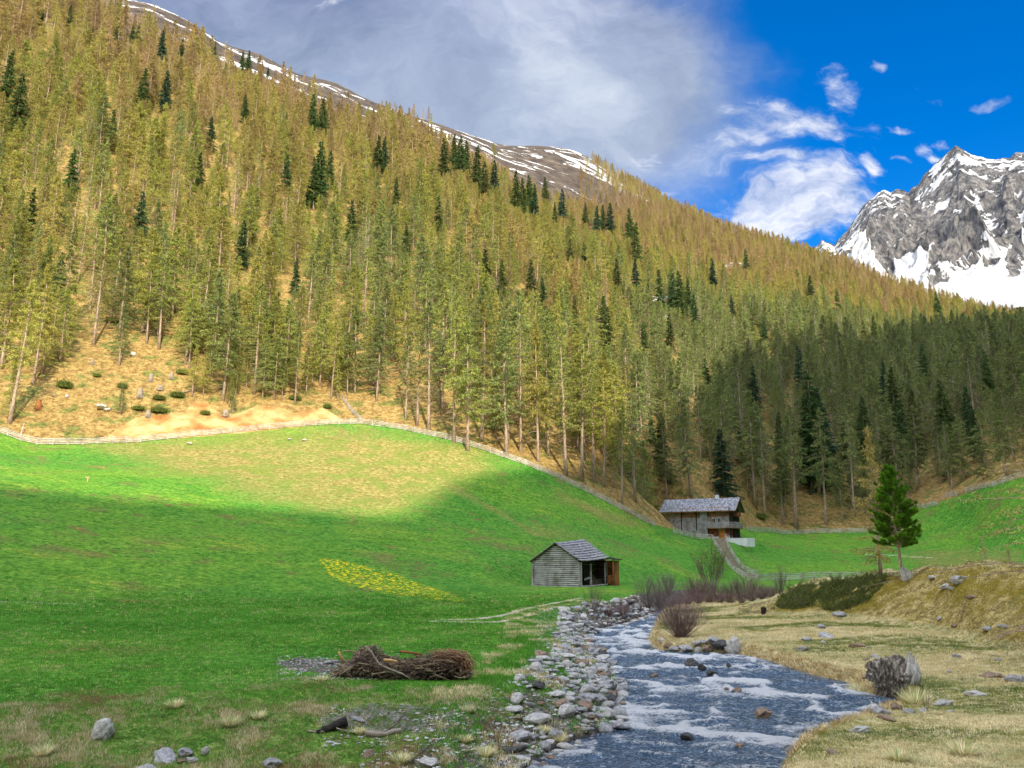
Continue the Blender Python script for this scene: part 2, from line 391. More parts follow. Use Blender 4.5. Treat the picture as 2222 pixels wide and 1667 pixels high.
# ------------------------------------------------------------------ materials
def mat(name, fn):
    m = bpy.data.materials.new(name); m.use_nodes = True; t = NT(m.node_tree); t.n.clear()
    out = t.new('ShaderNodeOutputMaterial'); sh = fn(t); t.lk(sh, out.inputs[0]); return m
def principled(t, col, rough=0.9, bump=None, bstr=0.4, bdist=0.05, spec=0.2, transl=None):
    p = t.new('ShaderNodeBsdfPrincipled'); t.put(p.inputs['Base Color'], col if isinstance(col, bpy.types.NodeSocket) else (*col, 1))
    t.put(p.inputs['Roughness'], rough); p.inputs['Specular IOR Level'].default_value = spec
    if bump is not None:
        b = t.new('ShaderNodeBump'); b.inputs['Strength'].default_value = bstr; b.inputs['Distance'].default_value = bdist
        t.lk(bump, b.inputs['Height']); t.lk(b.outputs[0], p.inputs['Normal'])
    if transl:
        tr = t.new('ShaderNodeBsdfTranslucent'); t.put(tr.inputs[0], col if isinstance(col, bpy.types.NodeSocket) else (*col, 1))
        mx = t.new('ShaderNodeMixShader'); mx.inputs[0].default_value = transl
        t.lk(p.outputs[0], mx.inputs[1]); t.lk(tr.outputs[0], mx.inputs[2]); return mx.outputs[0]
    return p.outputs[0]
def obj_co(t): return t.new('ShaderNodeTexCoord').outputs['Object']
def world_co(t): return t.new('ShaderNodeNewGeometry').outputs['Position']
def wood(name, c0, c1, c2, scale=(0.6, 9, 9), rough=0.85, rnd=0.25):
    def f(t):
        co = obj_co(t); g = t.noise(t.mapping(co, scale), 1.6, 6, 0.65, 0.4); b = t.noise(co, 0.9, 4, 0.6)
        c = t.ramp(g, [(0.3, c0), (0.5, c1), (0.68, c2)])
        c = t.mix(t.sstep(b, 0.4, 0.65), c, t.mix(1.0, c, (1-rnd*1.6, 1-rnd*1.8, 1-rnd*2), 'MULTIPLY'))
        return principled(t, c, rough, g, 0.7, 0.03)
    return mat(name, f)
M = {}
M['log_grey'] = wood('weathered_log', (0.17, 0.17, 0.175), (0.40, 0.40, 0.41), (0.66, 0.65, 0.64), (0.5, 14, 14))
M['log_dark'] = wood('dark_log', (0.02, 0.015, 0.015), (0.05, 0.035, 0.03), (0.10, 0.07, 0.055))
M['shadow_wood'] = wood('shadow_dark_wood', (0.012, 0.010, 0.012), (0.03, 0.024, 0.024), (0.06, 0.045, 0.04))  # near-black wood with shadow painted into its colour, for porch, gable and gaps
M['log_warm'] = wood('warm_log', (0.13, 0.05, 0.02), (0.34, 0.14, 0.05), (0.50, 0.24, 0.10))
M['fence_wood'] = wood('fence_wood', (0.30, 0.28, 0.27), (0.52, 0.50, 0.48), (0.72, 0.70, 0.68), (1, 12, 12))
M['fence_new'] = wood('new_fence_wood', (0.42, 0.26, 0.13), (0.62, 0.42, 0.24), (0.72, 0.54, 0.34), (1, 12, 12))
M['plank_grey'] = wood('grey_plank', (0.20, 0.20, 0.22), (0.36, 0.37, 0.40), (0.52, 0.53, 0.56), (12, 12, 0.6))
M['plank_tan'] = wood('tan_plank', (0.30, 0.25, 0.17), (0.45, 0.38, 0.27), (0.58, 0.5, 0.38), (12, 12, 0.6))
M['door_orange'] = wood('orange_door', (0.50, 0.18, 0.04), (0.78, 0.33, 0.07), (0.85, 0.45, 0.14), (12, 12, 0.6))
M['log_brown'] = wood('brown_log', (0.12, 0.065, 0.04), (0.36, 0.20, 0.12), (0.58, 0.38, 0.24), (0.6, 10, 10))
M['wood_red'] = wood('red_brown_wood', (0.16, 0.04, 0.03), (0.34, 0.10, 0.06), (0.50, 0.22, 0.13))
M['bark_dark'] = wood('wet_black_bark', (0.01, 0.01, 0.012), (0.03, 0.026, 0.026), (0.07, 0.06, 0.055))
M['drift'] = wood('pale_driftwood', (0.16, 0.13, 0.10), (0.34, 0.29, 0.24), (0.52, 0.47, 0.40), (2, 16, 16))
M['split_wood'] = wood('fresh_split_wood', (0.35, 0.18, 0.06), (0.58, 0.36, 0.16), (0.7, 0.5, 0.28), (2, 12, 12))
M['branch'] = wood('branch_bark', (0.06, 0.045, 0.035), (0.15, 0.11, 0.085), (0.28, 0.22, 0.17), (3, 3, 3))
M['willow'] = wood('willow_bark', (0.11, 0.07, 0.07), (0.22, 0.15, 0.15), (0.36, 0.27, 0.26), (3, 3, 1))
M['willow_grey'] = wood('grey_shrub_bark', (0.09, 0.08, 0.075), (0.20, 0.18, 0.16), (0.36, 0.32, 0.29), (3, 3, 1))
M['concrete'] = mat('white_render', lambda t: principled(t, t.ramp(t.noise(obj_co(t), 1.5, 6), [(0.3, (0.55, 0.58, 0.63)), (0.7, (0.78, 0.80, 0.84))]), 0.9))
M['stone_dark'] = mat('rubble_stone', lambda t: principled(t, t.ramp(t.noise(obj_co(t), 3, 8), [(0.35, (0.03, 0.03, 0.03)), (0.65, (0.22, 0.2, 0.19))]), 0.9, t.noise(obj_co(t), 4, 5), 1, 0.2))
M['glass'] = mat('window_glass', lambda t: principled(t, (0.03, 0.04, 0.05), 0.1, spec=0.6))
M['white_paint'] = mat('white_paint', lambda t: principled(t, (0.7, 0.7, 0.7), 0.6))
M['curtain'] = mat('pale_pot', lambda t: principled(t, (0.55, 0.58, 0.48), 0.8))
def f_shingle(t):
    co = obj_co(t); br = t.new('ShaderNodeTexVoronoi', feature='F1'); br.inputs['Scale'].default_value = 1.0
    t.lk(t.mapping(co, (5, 3.2, 3.2)), br.inputs['Vector'])
    n = t.noise(co, 9, 5, 0.7); bw = t.new('ShaderNodeRGBToBW'); t.lk(br.outputs['Color'], bw.inputs[0])
    v = t.math('ADD', t.math('MULTIPLY', bw.outputs[0], 0.7), t.math('MULTIPLY', n, 0.5))
    c = t.ramp(v, [(0.25, (0.07, 0.075, 0.09)), (0.55, (0.22, 0.23, 0.27)), (0.85, (0.50, 0.52, 0.60))])
    return principled(t, c, 0.8, v, 0.8, 0.05)
M['shingle'] = mat('grey_shingles', f_shingle)
def f_bark(t):
    co = obj_co(t); n = t.noise(t.mapping(co, (6, 6, 1.2)), 1.5, 5, 0.6)
    c = t.ramp(n, [(0.3, (0.14, 0.10, 0.08)), (0.5, (0.36, 0.27, 0.21)), (0.7, (0.58, 0.46, 0.37))])
    return principled(t, c, 0.95, n, 0.8, 0.05)
M['bark'] = mat('conifer_bark', f_bark)
def f_needles(c_g, c_o, c_b, transl):
    def f(t):
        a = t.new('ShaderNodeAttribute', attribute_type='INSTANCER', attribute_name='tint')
        b = t.new('ShaderNodeAttribute', attribute_type='GEOMETRY', attribute_name='shade')
        rnd = t.new('ShaderNodeObjectInfo').outputs['Random']
        x = t.math('ADD', a.outputs['Fac'], t.math('MULTIPLY', t.math('SUBTRACT', b.outputs['Fac'], 0.5), 0.35))
        c = t.ramp(x, [(-0.0, (c_g[0]*.66, c_g[1]*.68, c_g[2]*1.7)), (0.17, c_g), (0.5, c_o), (0.88, c_b)])  # lowest stop: dull grey-green that paints shade into the lower-right larches
        br = t.math('MULTIPLY', t.math('ADD', 0.42, t.math('MULTIPLY', b.outputs['Fac'], 1.10)), t.math('ADD', 0.72, t.math('MULTIPLY', rnd, 0.5)))
        cc = t.new('ShaderNodeCombineColor')
        for i in range(3): t.lk(br, cc.inputs[i])
        c = t.mix(1.0, c, cc.outputs[0], 'MULTIPLY')
        return principled(t, c, 0.75, spec=0.15, transl=transl)
    return f
M['larch_needles'] = mat('larch_needles', f_needles((0.33, 0.39, 0.075), (0.42, 0.37, 0.10), (0.42, 0.30, 0.15), 0.42))
M['spruce_needles'] = mat('spruce_needles', f_needles((0.07, 0.145, 0.045), (0.11, 0.17, 0.05), (0.14, 0.16, 0.055), 0.3))
M['pine_needles'] = mat('pine_needles', f_needles((0.085, 0.22, 0.012), (0.14, 0.32, 0.02), (0.22, 0.42, 0.03), 0.3))
M['juniper_needles'] = mat('juniper_needles', f_needles((0.10, 0.15, 0.035), (0.18, 0.22, 0.05), (0.34, 0.31, 0.06), 0.3))
M['bud_leaves'] = mat('bud_leaves', f_needles((0.20, 0.26, 0.06), (0.26, 0.28, 0.09), (0.30, 0.26, 0.12), 0.4))
# ------------------------------------------------------------------ ground sheet
def pxpoly(u, v, P, soft):
    P = np.array(P, float); Pc = np.vstack([P, P[:1]])
    d = seg_dist(u, v, Pc); i = inside(u, v, P); return ss(np.where(i, d, -d), -soft, soft)
def wline(x, y, pts, w):
    P = np.array([[*hit(*p)[:2]] for p in pts]); return 1-ss(seg_dist(x, y, P), w*0.45, w)
SCAR = [(225,955),(255,930),(300,905),(400,893),(425,870),(450,873),(480,903),(520,897),(560,880),(610,885),(640,897),(700,885),(745,912),(600,932),(400,950)]
CLEARING = [(-200,980),(-200,860),(0,850),(60,832),(180,748),(330,752),(440,790),(500,866),(620,872),(720,885),(752,880),(775,800),(800,860),(850,900),(950,940),(985,960),(1100,985),(1000,1010),(700,960),(300,990)]
def build_ground():
    th = np.concatenate([np.linspace(-1.9, -0.66, 60, endpoint=False), np.linspace(-0.66, 0.66, 960), np.linspace(0.66, 1.9, 61)[1:]])
    rr = np.concatenate([np.geomspace(3, 13, 40, endpoint=False), np.geomspace(13, 105, 600, endpoint=False), np.geomspace(105, 1300, 400, endpoint=False), np.geomspace(1300, 2600, 12)])
    nt, nr = len(th), len(rr); T, R = np.meshgrid(th, rr); x = (R*np.sin(T)).ravel(); y = (R*np.cos(T)).ravel()
    z = np.concatenate([H(x[i:i+120000], y[i:i+120000]) for i in range(0, len(x), 120000)])
    i = np.arange(nt*nr).reshape(nr, nt); Q = np.stack([i[:-1, :-1], i[:-1, 1:], i[1:, 1:], i[1:, :-1]], -1).reshape(-1, 4)
    r = np.hypot(x, y); tt = np.arctan2(x, y)
    yy = np.maximum(y, 1.0); u, v = proj(x, yy, z); v = np.where(y < 1, 3000, v)
    rf = np.concatenate([rowr(3, tt[i:i+200000]) for i in range(0, len(x), 200000)])
    near = r < 180
    dl = np.full(len(x), 99.); dr = np.full(len(x), 99.)
    dl[near] = seg_dist(x[near], y[near], LP); dr[near] = seg_dist(x[near], y[near], RP)
    left = (dl < dr).astype(float)
    forest = ss(r, rf-3, rf+3)
    dry = np.zeros(len(x)); far = (r > 85) & (r < 260)
    def pp(P, s, m=far):
        o = np.zeros(len(x)); o[m] = pxpoly(u[m], v[m], P, s); return o
    dry = np.maximum(dry, pp([(150,958),(785,925),(1000,965),(1130,1012),(1060,1030),(990,1045),(960,1085),(860,1112),(700,1112),(560,1085),(400,1035),(250,995)], 55))
    dry = np.maximum(dry, 0.75*pp([(900,1000),(960,1030),(1110,1120),(1190,1165),(1160,1165),(1060,1110),(930,1050)], 10))
    dry = np.maximum(dry, 0.65*pp([(1180,1040),(1420,1150),(1330,1140),(1210,1090)], 14))
    dry = np.maximum(dry, 0.6*pp([(1120,1120),(1260,1150),(1420,1225),(1300,1190),(1180,1165)], 12))
    dry = np.maximum(dry, 0.6*pp([(1880,1195),(2222,1190),(2222,1235),(2050,1240),(1960,1215)], 12))
    soil = pp(SCAR, 7); 
    alp = np.zeros(len(x)); hi = r > 400
    alp[hi] = np.maximum(pxpoly(u[hi], v[hi], [(-400,-900),(-100,-250),(200,-20),(400,95),(550,160),(640,200),(720,235),(800,262),(940,305),(1060,335),(1180,430),(1250,475),(1320,470),(1360,440),(1330,300),(1100,180),(600,-150),(200,-900)], 14), 0)
    beyond = r > rowr(8, np.clip(tt, -0.8, 0.8)) + 5
    alp = np.maximum(alp, np.where(beyond, 0.6, 0.0))
    track = np.zeros(len(x)); m = (r > 30) & (r < 130)
    for pts in ([(1262,1298),(1240,1303),(1185,1313),(1130,1325),(1085,1337),(1040,1343),(960,1345)], [(1262,1304),(1210,1318),(1150,1335),(1110,1345),(1075,1350),(1010,1350),(940,1348)]):
        track[m] = np.maximum(track[m], wline(x[m], y[m], pts, 0.42))
    track[m] = np.maximum(track[m], 0.8*wline(x[m], y[m], [(-60,1304),(60,1307),(130,1310),(200,1312)], 0.35))
    lane = np.zeros(len(x)); m2 = (r > 110) & (r < 230)
    lane[m2] = wline(x[m2], y[m2], [(1562,1168),(1568,1190),(1585,1215),(1605,1237),(1640,1252)], 1.3)
    track[m2] = np.maximum(track[m2], 0.8*wline(x[m2], y[m2], [(1880,1203),(1960,1207),(2020,1210)], 0.7))
    flower = pp([(695,1218),(760,1224),(830,1243),(900,1268),(1005,1303),(950,1300),(860,1285),(780,1270),(725,1248)], 16, (r > 50) & (r < 110))
    nz = fbm(x/4, y/4, 77, 4)
    rough = left*(1-ss(r+1.2*nz, 23.6, 25.2))
    wl = 2.7-1.1*ss(r, 30, 50)
    bankd = left*(1-ss(dl-wl*0.9+0.5*nz, -0.5, 0.7))*(1-ss(r, 85, 100))
    dirt = np.maximum(0.9*bankd, pp([(595,1440),(640,1428),(740,1432),(900,1450),(980,1470),(860,1475),(760,1462),(650,1458)], 7, r < 40))
    dirt = np.maximum(dirt, 0.55*pp([(690,1590),(700,1545),(800,1520),(960,1525),(1060,1560),(1010,1600),(850,1600)], 16, r < 40))
    straw = (1-left)*(1-ss(r+3*nz, 84, 94))*near
    kf = np.interp(tt, _kt[:, 0], _kt[:, 1]); kc = np.interp(tt, _kt[:, 0], _kt[:, 2])
    moss = (1-left)*near*ss(r, kf-1.5, kf+1.5)*(1-ss(r, kc-2, kc+2))*ss(tt, _kt[0, 0], _kt[1, 0])
    ins = np.zeros(len(x)); ins[near] = inside(x[near], y[near], RIVER)
    A = np.stack([dry, forest, alp, soil], 1); B = np.stack([track, flower, rough, straw], 1); C = np.stack([dirt, moss, lane, ins], 1)
    def f(t):
        co = world_co(t)
        def at(n):
            a = t.new('ShaderNodeAttribute', attribute_type='GEOMETRY', attribute_name=n)
            s = t.new('ShaderNodeSeparateColor'); t.lk(a.outputs['Color'], s.inputs[0]); return [*s.outputs[:3], a.outputs['Alpha']]
        a_dry, a_for, a_alp, a_soil = at('ma'); a_tr, a_fl, a_ro, a_st = at('mb'); a_di, a_mo, a_la, _ = at('mc')
        n_big = t.noise(co, 0.035, 4, 0.6); n_mid = t.noise(co, 0.25, 6, 0.62); n_f = t.noise(co, 2.2, 5, 0.7); n_v = t.noise(co, 14, 3, 0.7)
        n_ff = t.math('ADD', t.math('MULTIPLY', t.math('SUBTRACT', t.math('ADD', n_f, n_v), 1.0), 1.0), 0.5)
        def edge(m, n, k=0.7): return t.sstep(t.math('ADD', m, t.math('MULTIPLY', t.math('SUBTRACT', n, 0.5), k)), 0.35, 0.65)
        green = t.ramp(n_ff, [(0.3, (0.018, 0.090, 0.012)), (0.48, (0.062, 0.225, 0.024)), (0.7, (0.15, 0.37, 0.055))])
        green = t.mix(t.sstep(n_big, 0.42, 0.62), green, t.mix(1.0, green, (1.6, 1.15, 1.0), 'MULTIPLY'))
        n_c = t.noise(co, 0.75, 5, 0.75)
        green = t.mix(t.math('MULTIPLY', t.sstep(n_c, 0.50, 0.38), 0.55), green, t.mix(1.0, green, (0.5, 0.6, 0.55), 'MULTIPLY'))
        green = t.mix(t.math('MULTIPLY', t.sstep(n_c, 0.52, 0.64), 0.5), green, t.mix(1.0, green, (1.9, 1.3, 1.4), 'MULTIPLY'))
        streak = t.noise(t.mapping(co, (0.10, 0.5, 0.3), rot=(0, 0, radians(12))), 1.0, 5, 0.6)
        green = t.mix(t.sstep(streak, 0.52, 0.72), green, t.mix(1.0, green, (1.7, 1.12, 1.3), 'MULTIPLY'))
        green = t.mix(t.sstep(n_mid, 0.57, 0.72), green, (0.15, 0.14, 0.05))
        n_pat = t.noise(co, 0.11, 5, 0.7)
        green = t.mix(t.math('MULTIPLY', t.sstep(n_pat, 0.54, 0.68), 0.65), green, t.ramp(n_ff, [(0.35, (0.10, 0.085, 0.03)), (0.65, (0.24, 0.21, 0.08))]))
        green = t.mix(t.math('MULTIPLY', t.sstep(n_pat, 0.46, 0.34), 0.6), green, t.mix(1.0, green, (0.55, 0.75, 0.6), 'MULTIPLY'))
        n_s2 = t.math('ADD', t.math('MULTIPLY', t.noise(co, 1.3, 5, 0.75), 0.6), t.math('MULTIPLY', n_ff, 0.4))
        dryc = t.ramp(n_s2, [(0.36, (0.10, 0.085, 0.025)), (0.5, (0.25, 0.21, 0.065)), (0.63, (0.46, 0.40, 0.15))])
        dryc = t.mix(t.sstep(n_mid, 0.44, 0.60), dryc, t.mix(0.6, dryc, (0.12, 0.21, 0.03)))
        n_dr = t.noise(co, 0.07, 6, 0.7)
        c = t.mix(t.sstep(t.math('ADD', t.math('MULTIPLY', a_dry, 0.9), t.math('MULTIPLY', t.math('SUBTRACT', t.math('ADD', n_dr, t.math('MULTIPLY', n_mid, 0.6)), 0.8), 1.5)), 0.12, 0.95), green, dryc)
        # forest floor: ochre larch litter, dry grass, green bilberry mats
        n_s = t.noise(co, 0.9, 6, 0.78); n_g = t.math('ADD', t.math('MULTIPLY', n_s, 0.65), t.math('MULTIPLY', n_f, 0.35))
        ff = t.ramp(n_g, [(0.34, (0.05, 0.035, 0.018)), (0.45, (0.20, 0.125, 0.045)), (0.54, (0.34, 0.24, 0.085)), (0.66, (0.48, 0.40, 0.18))])
        ff = t.mix(t.sstep(n_mid, 0.50, 0.62), ff, t.ramp(n_g, [(0.38, (0.04, 0.055, 0.016)), (0.62, (0.25, 0.25, 0.07))]))
        zz = t.new('ShaderNodeSeparateXYZ'); t.lk(co, zz.inputs[0])
        ff = t.mix(t.sstep(zz.outputs[2], 230, 330), ff, t.ramp(n_mid, [(0.35, (0.07, 0.05, 0.035)), (0.6, (0.17, 0.125, 0.085))]))
        ff = t.mix(t.math('MULTIPLY', t.sstep(zz.outputs[2], 330, 380), t.sstep(t.noise(co, 0.03, 6, 0.7), 0.60, 0.63)), ff, (0.8, 0.82, 0.85))
        c = t.mix(edge(a_for, n_mid), c, ff)
        # treeless alpine ground with snow fields
        sn = t.noise(t.mapping(co, (0.010, 0.014, 0.022), rot=(0, radians(8), 0)), 1.0, 9, 0.70, 0.8)
        rock = t.ramp(t.noise(co, 0.08, 8, 0.7), [(0.35, (0.03, 0.027, 0.025)), (0.55, (0.085, 0.068, 0.055)), (0.7, (0.16, 0.13, 0.10))])
        hill = t.mix(t.sstep(t.math('ADD', sn, t.math('MULTIPLY', t.noise(co, 0.06, 7, 0.75), .30)), 0.725, 0.74), rock, (0.66, 0.68, 0.70))
        c = t.mix(t.sstep(a_alp, 0.35, 0.65), c, hill)
        soil = t.ramp(n_mid, [(0.35, (0.30, 0.13, 0.04)), (0.5, (0.44, 0.28, 0.11)), (0.65, (0.55, 0.42, 0.21))])
        soil = t.mix(t.sstep(n_f, 0.55, 0.7), soil, t.mix(1.0, soil, (0.6, 0.5, 0.45), 'MULTIPLY'))
        c = t.mix(edge(a_soil, n_mid, 0.8), c, soil)
        straw = t.ramp(n_ff, [(0.3, (0.17, 0.14, 0.06)), (0.5, (0.42, 0.36, 0.17)), (0.7, (0.66, 0.59, 0.34))])
        straw = t.mix(t.math('MULTIPLY', t.sstep(n_mid, 0.50, 0.62), 0.7), straw, t.ramp(n_ff, [(0.3, (0.05, 0.08, 0.02)), (0.7, (0.18, 0.23, 0.05))]))
        c = t.mix(edge(a_st, n_f, 0.4), c, straw)
        moss = t.ramp(n_ff, [(0.32, (0.10, 0.075, 0.03)), (0.5, (0.34, 0.27, 0.10)), (0.68, (0.60, 0.50, 0.22))])
        moss = t.mix(t.sstep(n_mid, 0.50, 0.6), moss, (0.24, 0.19, 0.03))
        c = t.mix(edge(a_mo, n_f, 0.5), c, moss)
        rg = t.ramp(n_ff, [(0.3, (0.04, 0.05, 0.015)), (0.45, (0.09, 0.18, 0.03)), (0.6, (0.16, 0.28, 0.05)), (0.72, (0.36, 0.34, 0.15))])
        c = t.mix(edge(a_ro, n_f, 0.5), c, rg)
        dirt = t.ramp(n_ff, [(0.3, (0.03, 0.027, 0.025)), (0.5, (0.10, 0.09, 0.085)), (0.7, (0.26, 0.24, 0.22))])
        c = t.mix(edge(a_di, n_f, 0.8), c, dirt)
        lane = t.ramp(n_ff, [(0.3, (0.09, 0.07, 0.05)), (0.7, (0.26, 0.22, 0.16))])
        c = t.mix(t.sstep(a_la, 0.3, 0.6), c, lane)
        trc = t.ramp(n_ff, [(0.35, (0.30, 0.27, 0.18)), (0.65, (0.62, 0.58, 0.46))])
        c = t.mix(edge(a_tr, n_f, 0.9), c, trc)
        dots = t.sstep(t.noise(co, 2.6, 4, 0.7), 0.54, 0.57)
        c = t.mix(t.math('MULTIPLY', t.sstep(t.math('ADD', a_fl, t.math('MULTIPLY', t.math('SUBTRACT', n_mid, 0.5), 1.2)), 0.15, 0.45), dots), c, (0.85, 0.68, 0.01))
        hgt = t.math('ADD', n_f, t.math('MULTIPLY', n_v, 0.35))
        p = principled(t, c, 0.95, hgt, 0.55, 0.25, spec=0.1)
        return p
    me = mk_mesh('ground', np.stack([x, y, z], 1), [Q], [mat('ground_cover', f)], smooth=True, attrs={'ma': A, 'mb': B, 'mc': C})
    link('ground', me, kind='structure')
build_ground()

# ------------------------------------------------------------------ stream
def build_water():
    bx = RIVER
    xs = []; 
    rr = np.geomspace(9, 100, 620); th = np.linspace(-0.35, 0.56, 520)
    T, R = np.meshgrid(th, rr); x = (R*np.sin(T)).ravel(); y = (R*np.cos(T)).ravel(); r = R.ravel()
    ins = inside(x, y, RIVER) | (np.minimum(seg_dist(x, y, LP), seg_dist(x, y, RP)) < 0.9)
    d = np.minimum(seg_dist(x, y, LP), seg_dist(x, y, RP))
    # flow frame: s along the channel (towards the viewer), q across
    mid = np.array([(LP[min(int(i*len(LP)/20), len(LP)-1)]+RP[min(int(i*len(RP)/20), len(RP)-1)])/2 for i in range(20)])
    amp = 0.11*ss(d, 0, 0.8)*np.clip(r/26, 0.7, 1.3)
    wx = x+0.9*fbm(x/1.6, y/1.6, 5, 3); wy = y+0.9*fbm(x/1.6+40, y/1.6, 6, 3)
    n1 = ridged(wx/1.5, wy/1.1, 61, 5); n2 = fbm(wx/0.6, wy/0.45, 63, 4); n3 = ridged(wx/0.5, wy/0.40, 65, 3)
    z = wz(r)+amp*((n1-0.45)*1.3+0.6*n2+0.35*n3)-0.02
    foam = np.clip((n1-0.5)*1.3+0.9*(fbm(wx/2.2, wy/1.8, 67, 4))+0.35*n2+0.30, 0, 1)
    i = np.arange(len(x)).reshape(len(rr), len(th)); Q = np.stack([i[:-1, :-1], i[:-1, 1:], i[1:, 1:], i[1:, :-1]], -1).reshape(-1, 4)
    Q = Q[ins[Q].all(1)]
    used = np.unique(Q); mp = np.zeros(len(x), int); mp[used] = np.arange(len(used)); Q = mp[Q]
    def f(t):
        co = world_co(t); fo = t.new('ShaderNodeAttribute', attribute_type='GEOMETRY', attribute_name='foam').outputs['Fac']
        w = t.noise(co, 0.9, 3, 0.5, out=1)
        wc = t.vmath('ADD', co, w); m = t.mapping(wc, (1, 1.5, 1))
        a = t.noise(m, 3.6, 8, 0.8, 1.8); b = t.noise(m, 12, 5, 0.8, 1.2)
        s = t.math('ADD', t.math('MULTIPLY', fo, 0.26), t.math('ADD', t.math('MULTIPLY', a, 0.62), t.math('MULTIPLY', b, 0.50)))
        fm = t.sstep(s, 0.565, 0.71)
        deep = t.ramp(a, [(0.38, (0.02, 0.05, 0.10)), (0.60, (0.15, 0.28, 0.46))])
        col = t.mix(fm, deep, (0.93, 0.96, 1.0))
        p = t.new('ShaderNodeBsdfPrincipled'); t.lk(col, p.inputs['Base Color'])
        t.lk(t.math('ADD', 0.10, t.math('MULTIPLY', fm, 0.6)), p.inputs['Roughness']); p.inputs['IOR'].default_value = 1.33
        p.inputs['Specular IOR Level'].default_value = 0.8
        bp = t.new('ShaderNodeBump'); bp.inputs['Strength'].default_value = 1.0; bp.inputs['Distance'].default_value = 0.2
        t.lk(t.math('ADD', a, t.math('MULTIPLY', b, 0.4)), bp.inputs['Height']); t.lk(bp.outputs[0], p.inputs['Normal'])
        return p.outputs[0]
    me = mk_mesh('water', np.stack([x, y, z], 1)[used], [Q], [mat('stream_water', f)], smooth=True, attrs={'foam': foam[used]})
    link('water', me, kind='structure')
build_water()

# ------------------------------------------------------------------ far rocky peak
def rock_snow(t):
    co = world_co(t); geo = t.new('ShaderNodeNewGeometry')
    sz = t.new('ShaderNodeSeparateXYZ'); t.lk(geo.outputs['Normal'], sz.inputs[0])
    sn = t.new('ShaderNodeAttribute', attribute_type='GEOMETRY', attribute_name='snow').outputs['Fac']
    n1 = t.noise(co, 0.018, 8, 0.72); n2 = t.noise(t.mapping(co, (1, 1, .6)), 0.06, 8, 0.78, 0.5)
    n = t.math('ADD', t.math('MULTIPLY', n1, 0.5), t.math('MULTIPLY', n2, 0.5))
    rock = t.ramp(n2, [(0.38, (0.022, 0.025, 0.032)), (0.5, (0.085, 0.084, 0.088)), (0.62, (0.20, 0.19, 0.18))])
    s = t.math('ADD', sn, t.math('MULTIPLY', t.math('SUBTRACT', n, 0.5), 1.5))
    c = t.mix(t.sstep(s, 0.50, 0.56), rock, (0.40, 0.41, 0.43))
    return principled(t, c, 0.9, n, 0.8, 9.0, spec=0.1)
M['rock_snow'] = mat('rock_and_snow', rock_snow)
def build_peak():
    crest = [(1560,600),(1650,585),(1700,565),(1745,545),(1775,528),(1783,517),(1795,523),(1810,530),(1822,515),(1838,500),(1852,480),(1870,452),(1885,432),(1903,416),(1918,413),(1933,419),(1945,412),(1960,414),(1972,421),(1980,408),(1992,398),(2003,380),(2015,370),(2030,352),(2040,345),(2052,333),(2065,326),(2074,313),(2090,320),(2105,330),(2120,338),(2140,341),(2160,343),(2175,338),(2190,340),(2205,332),(2222,330),(2270,345),(2340,300),(2420,350),(2550,400),(2700,520)]
    cth = []; ct = []
    for u, v in crest:
        d = ray(u, v); cth.append(atan2(d[0], d[1])); ct.append(d[2]/hypot(d[0], d[1]))
    th = np.linspace(cth[0], cth[-1], 900); s = np.concatenate([np.linspace(-.7, 0, 40)[:-1], np.linspace(0, 1, 420), np.linspace(1, 1.6, 50)[1:]])
    tc = np.interp(th, cth, ct); T, S = np.meshgrid(th, s); TC = np.tile(tc, (len(s), 1))
    r0, r1 = 1500., 2350.
    ub = CX+FPX*np.tan(T)/1.0
    R = r0+(r1-r0)*S
    zb = 0.285*r0; zc = TC*r1
    prof = np.where(S <= 1, 0.42*S+0.58*np.maximum(S, 0)**1.6, 1-(S-1)*1.1)
    Z = zb+(zc-zb)*prof
    X = T*2000; Y = S*900
    # ribs and gullies running down the fall line, leaning left
    win = ss(S, 0.16, 0.45)*(1-ss(S, 0.62, 1.0)*0.96)
    wx = X+60*fbm(X/240, Y/240, 3, 3)-Y*0.32
    rib = ridged(wx/190, Y/620, 81, 6, 0.55); rib2 = ridged((X-0.7*Y)/90+3, (Y+0.3*X)/160, 83, 5, 0.6)
    rib3 = ridged((X+0.9*Y)/150, (Y-0.5*X)/260, 85, 5, 0.6)
    disp = (rib-0.5)*150+(rib2-0.5)*55+(rib3-0.5)*60
    Z = Z+disp*win*0.9; R = R-disp*win*0.55
    Z = Z+11*fbm(X/25, Y/25, 87, 4)*ss(S, 0.2, 0.4)+16*(ridged(X/38+Y/60, Y/50, 89, 4)-.5)*win
    x = R*np.sin(T); y = R*np.cos(T)
    # snow: apron at the foot, gullies and crest dusting
    ts = np.interp(T, [atan2(ray(q, 500)[0], ray(q, 500)[1]) for q in (1800, 1850, 1950, 2000, 2074, 2222)], [.80, .70, .56, .46, .38, .40])
    apron = 1-ss(S-ts+0.22*fbm(X/60, Y/300, 91, 4)-0.30*(rib-0.55), -0.04, 0.04)
    left_sn = (1-ss(T, 0.40, 0.425))*0.38*(1-ss(S, 0.6, 0.9))
    gully = ss(0.52-rib, 0.0, 0.22)*0.42
    top = ss(S, 0.70, 1.0)*0.34
    dus = 0.85*fbm(X/40, Y/20, 95, 6, 0.7)
    snow = 0.10+apron*1.0+gully+top+left_sn+dus
    i = np.arange(x.size).reshape(x.shape); Q = np.stack([i[:-1, :-1], i[:-1, 1:], i[1:, 1:], i[1:, :-1]], -1).reshape(-1, 4)
    me = mk_mesh('mountain', np.stack([x.ravel(), y.ravel(), Z.ravel()], 1), [Q], [M['rock_snow']], smooth=True, attrs={'snow': snow.ravel()})
    link('mountain', me, kind='structure')
build_peak()

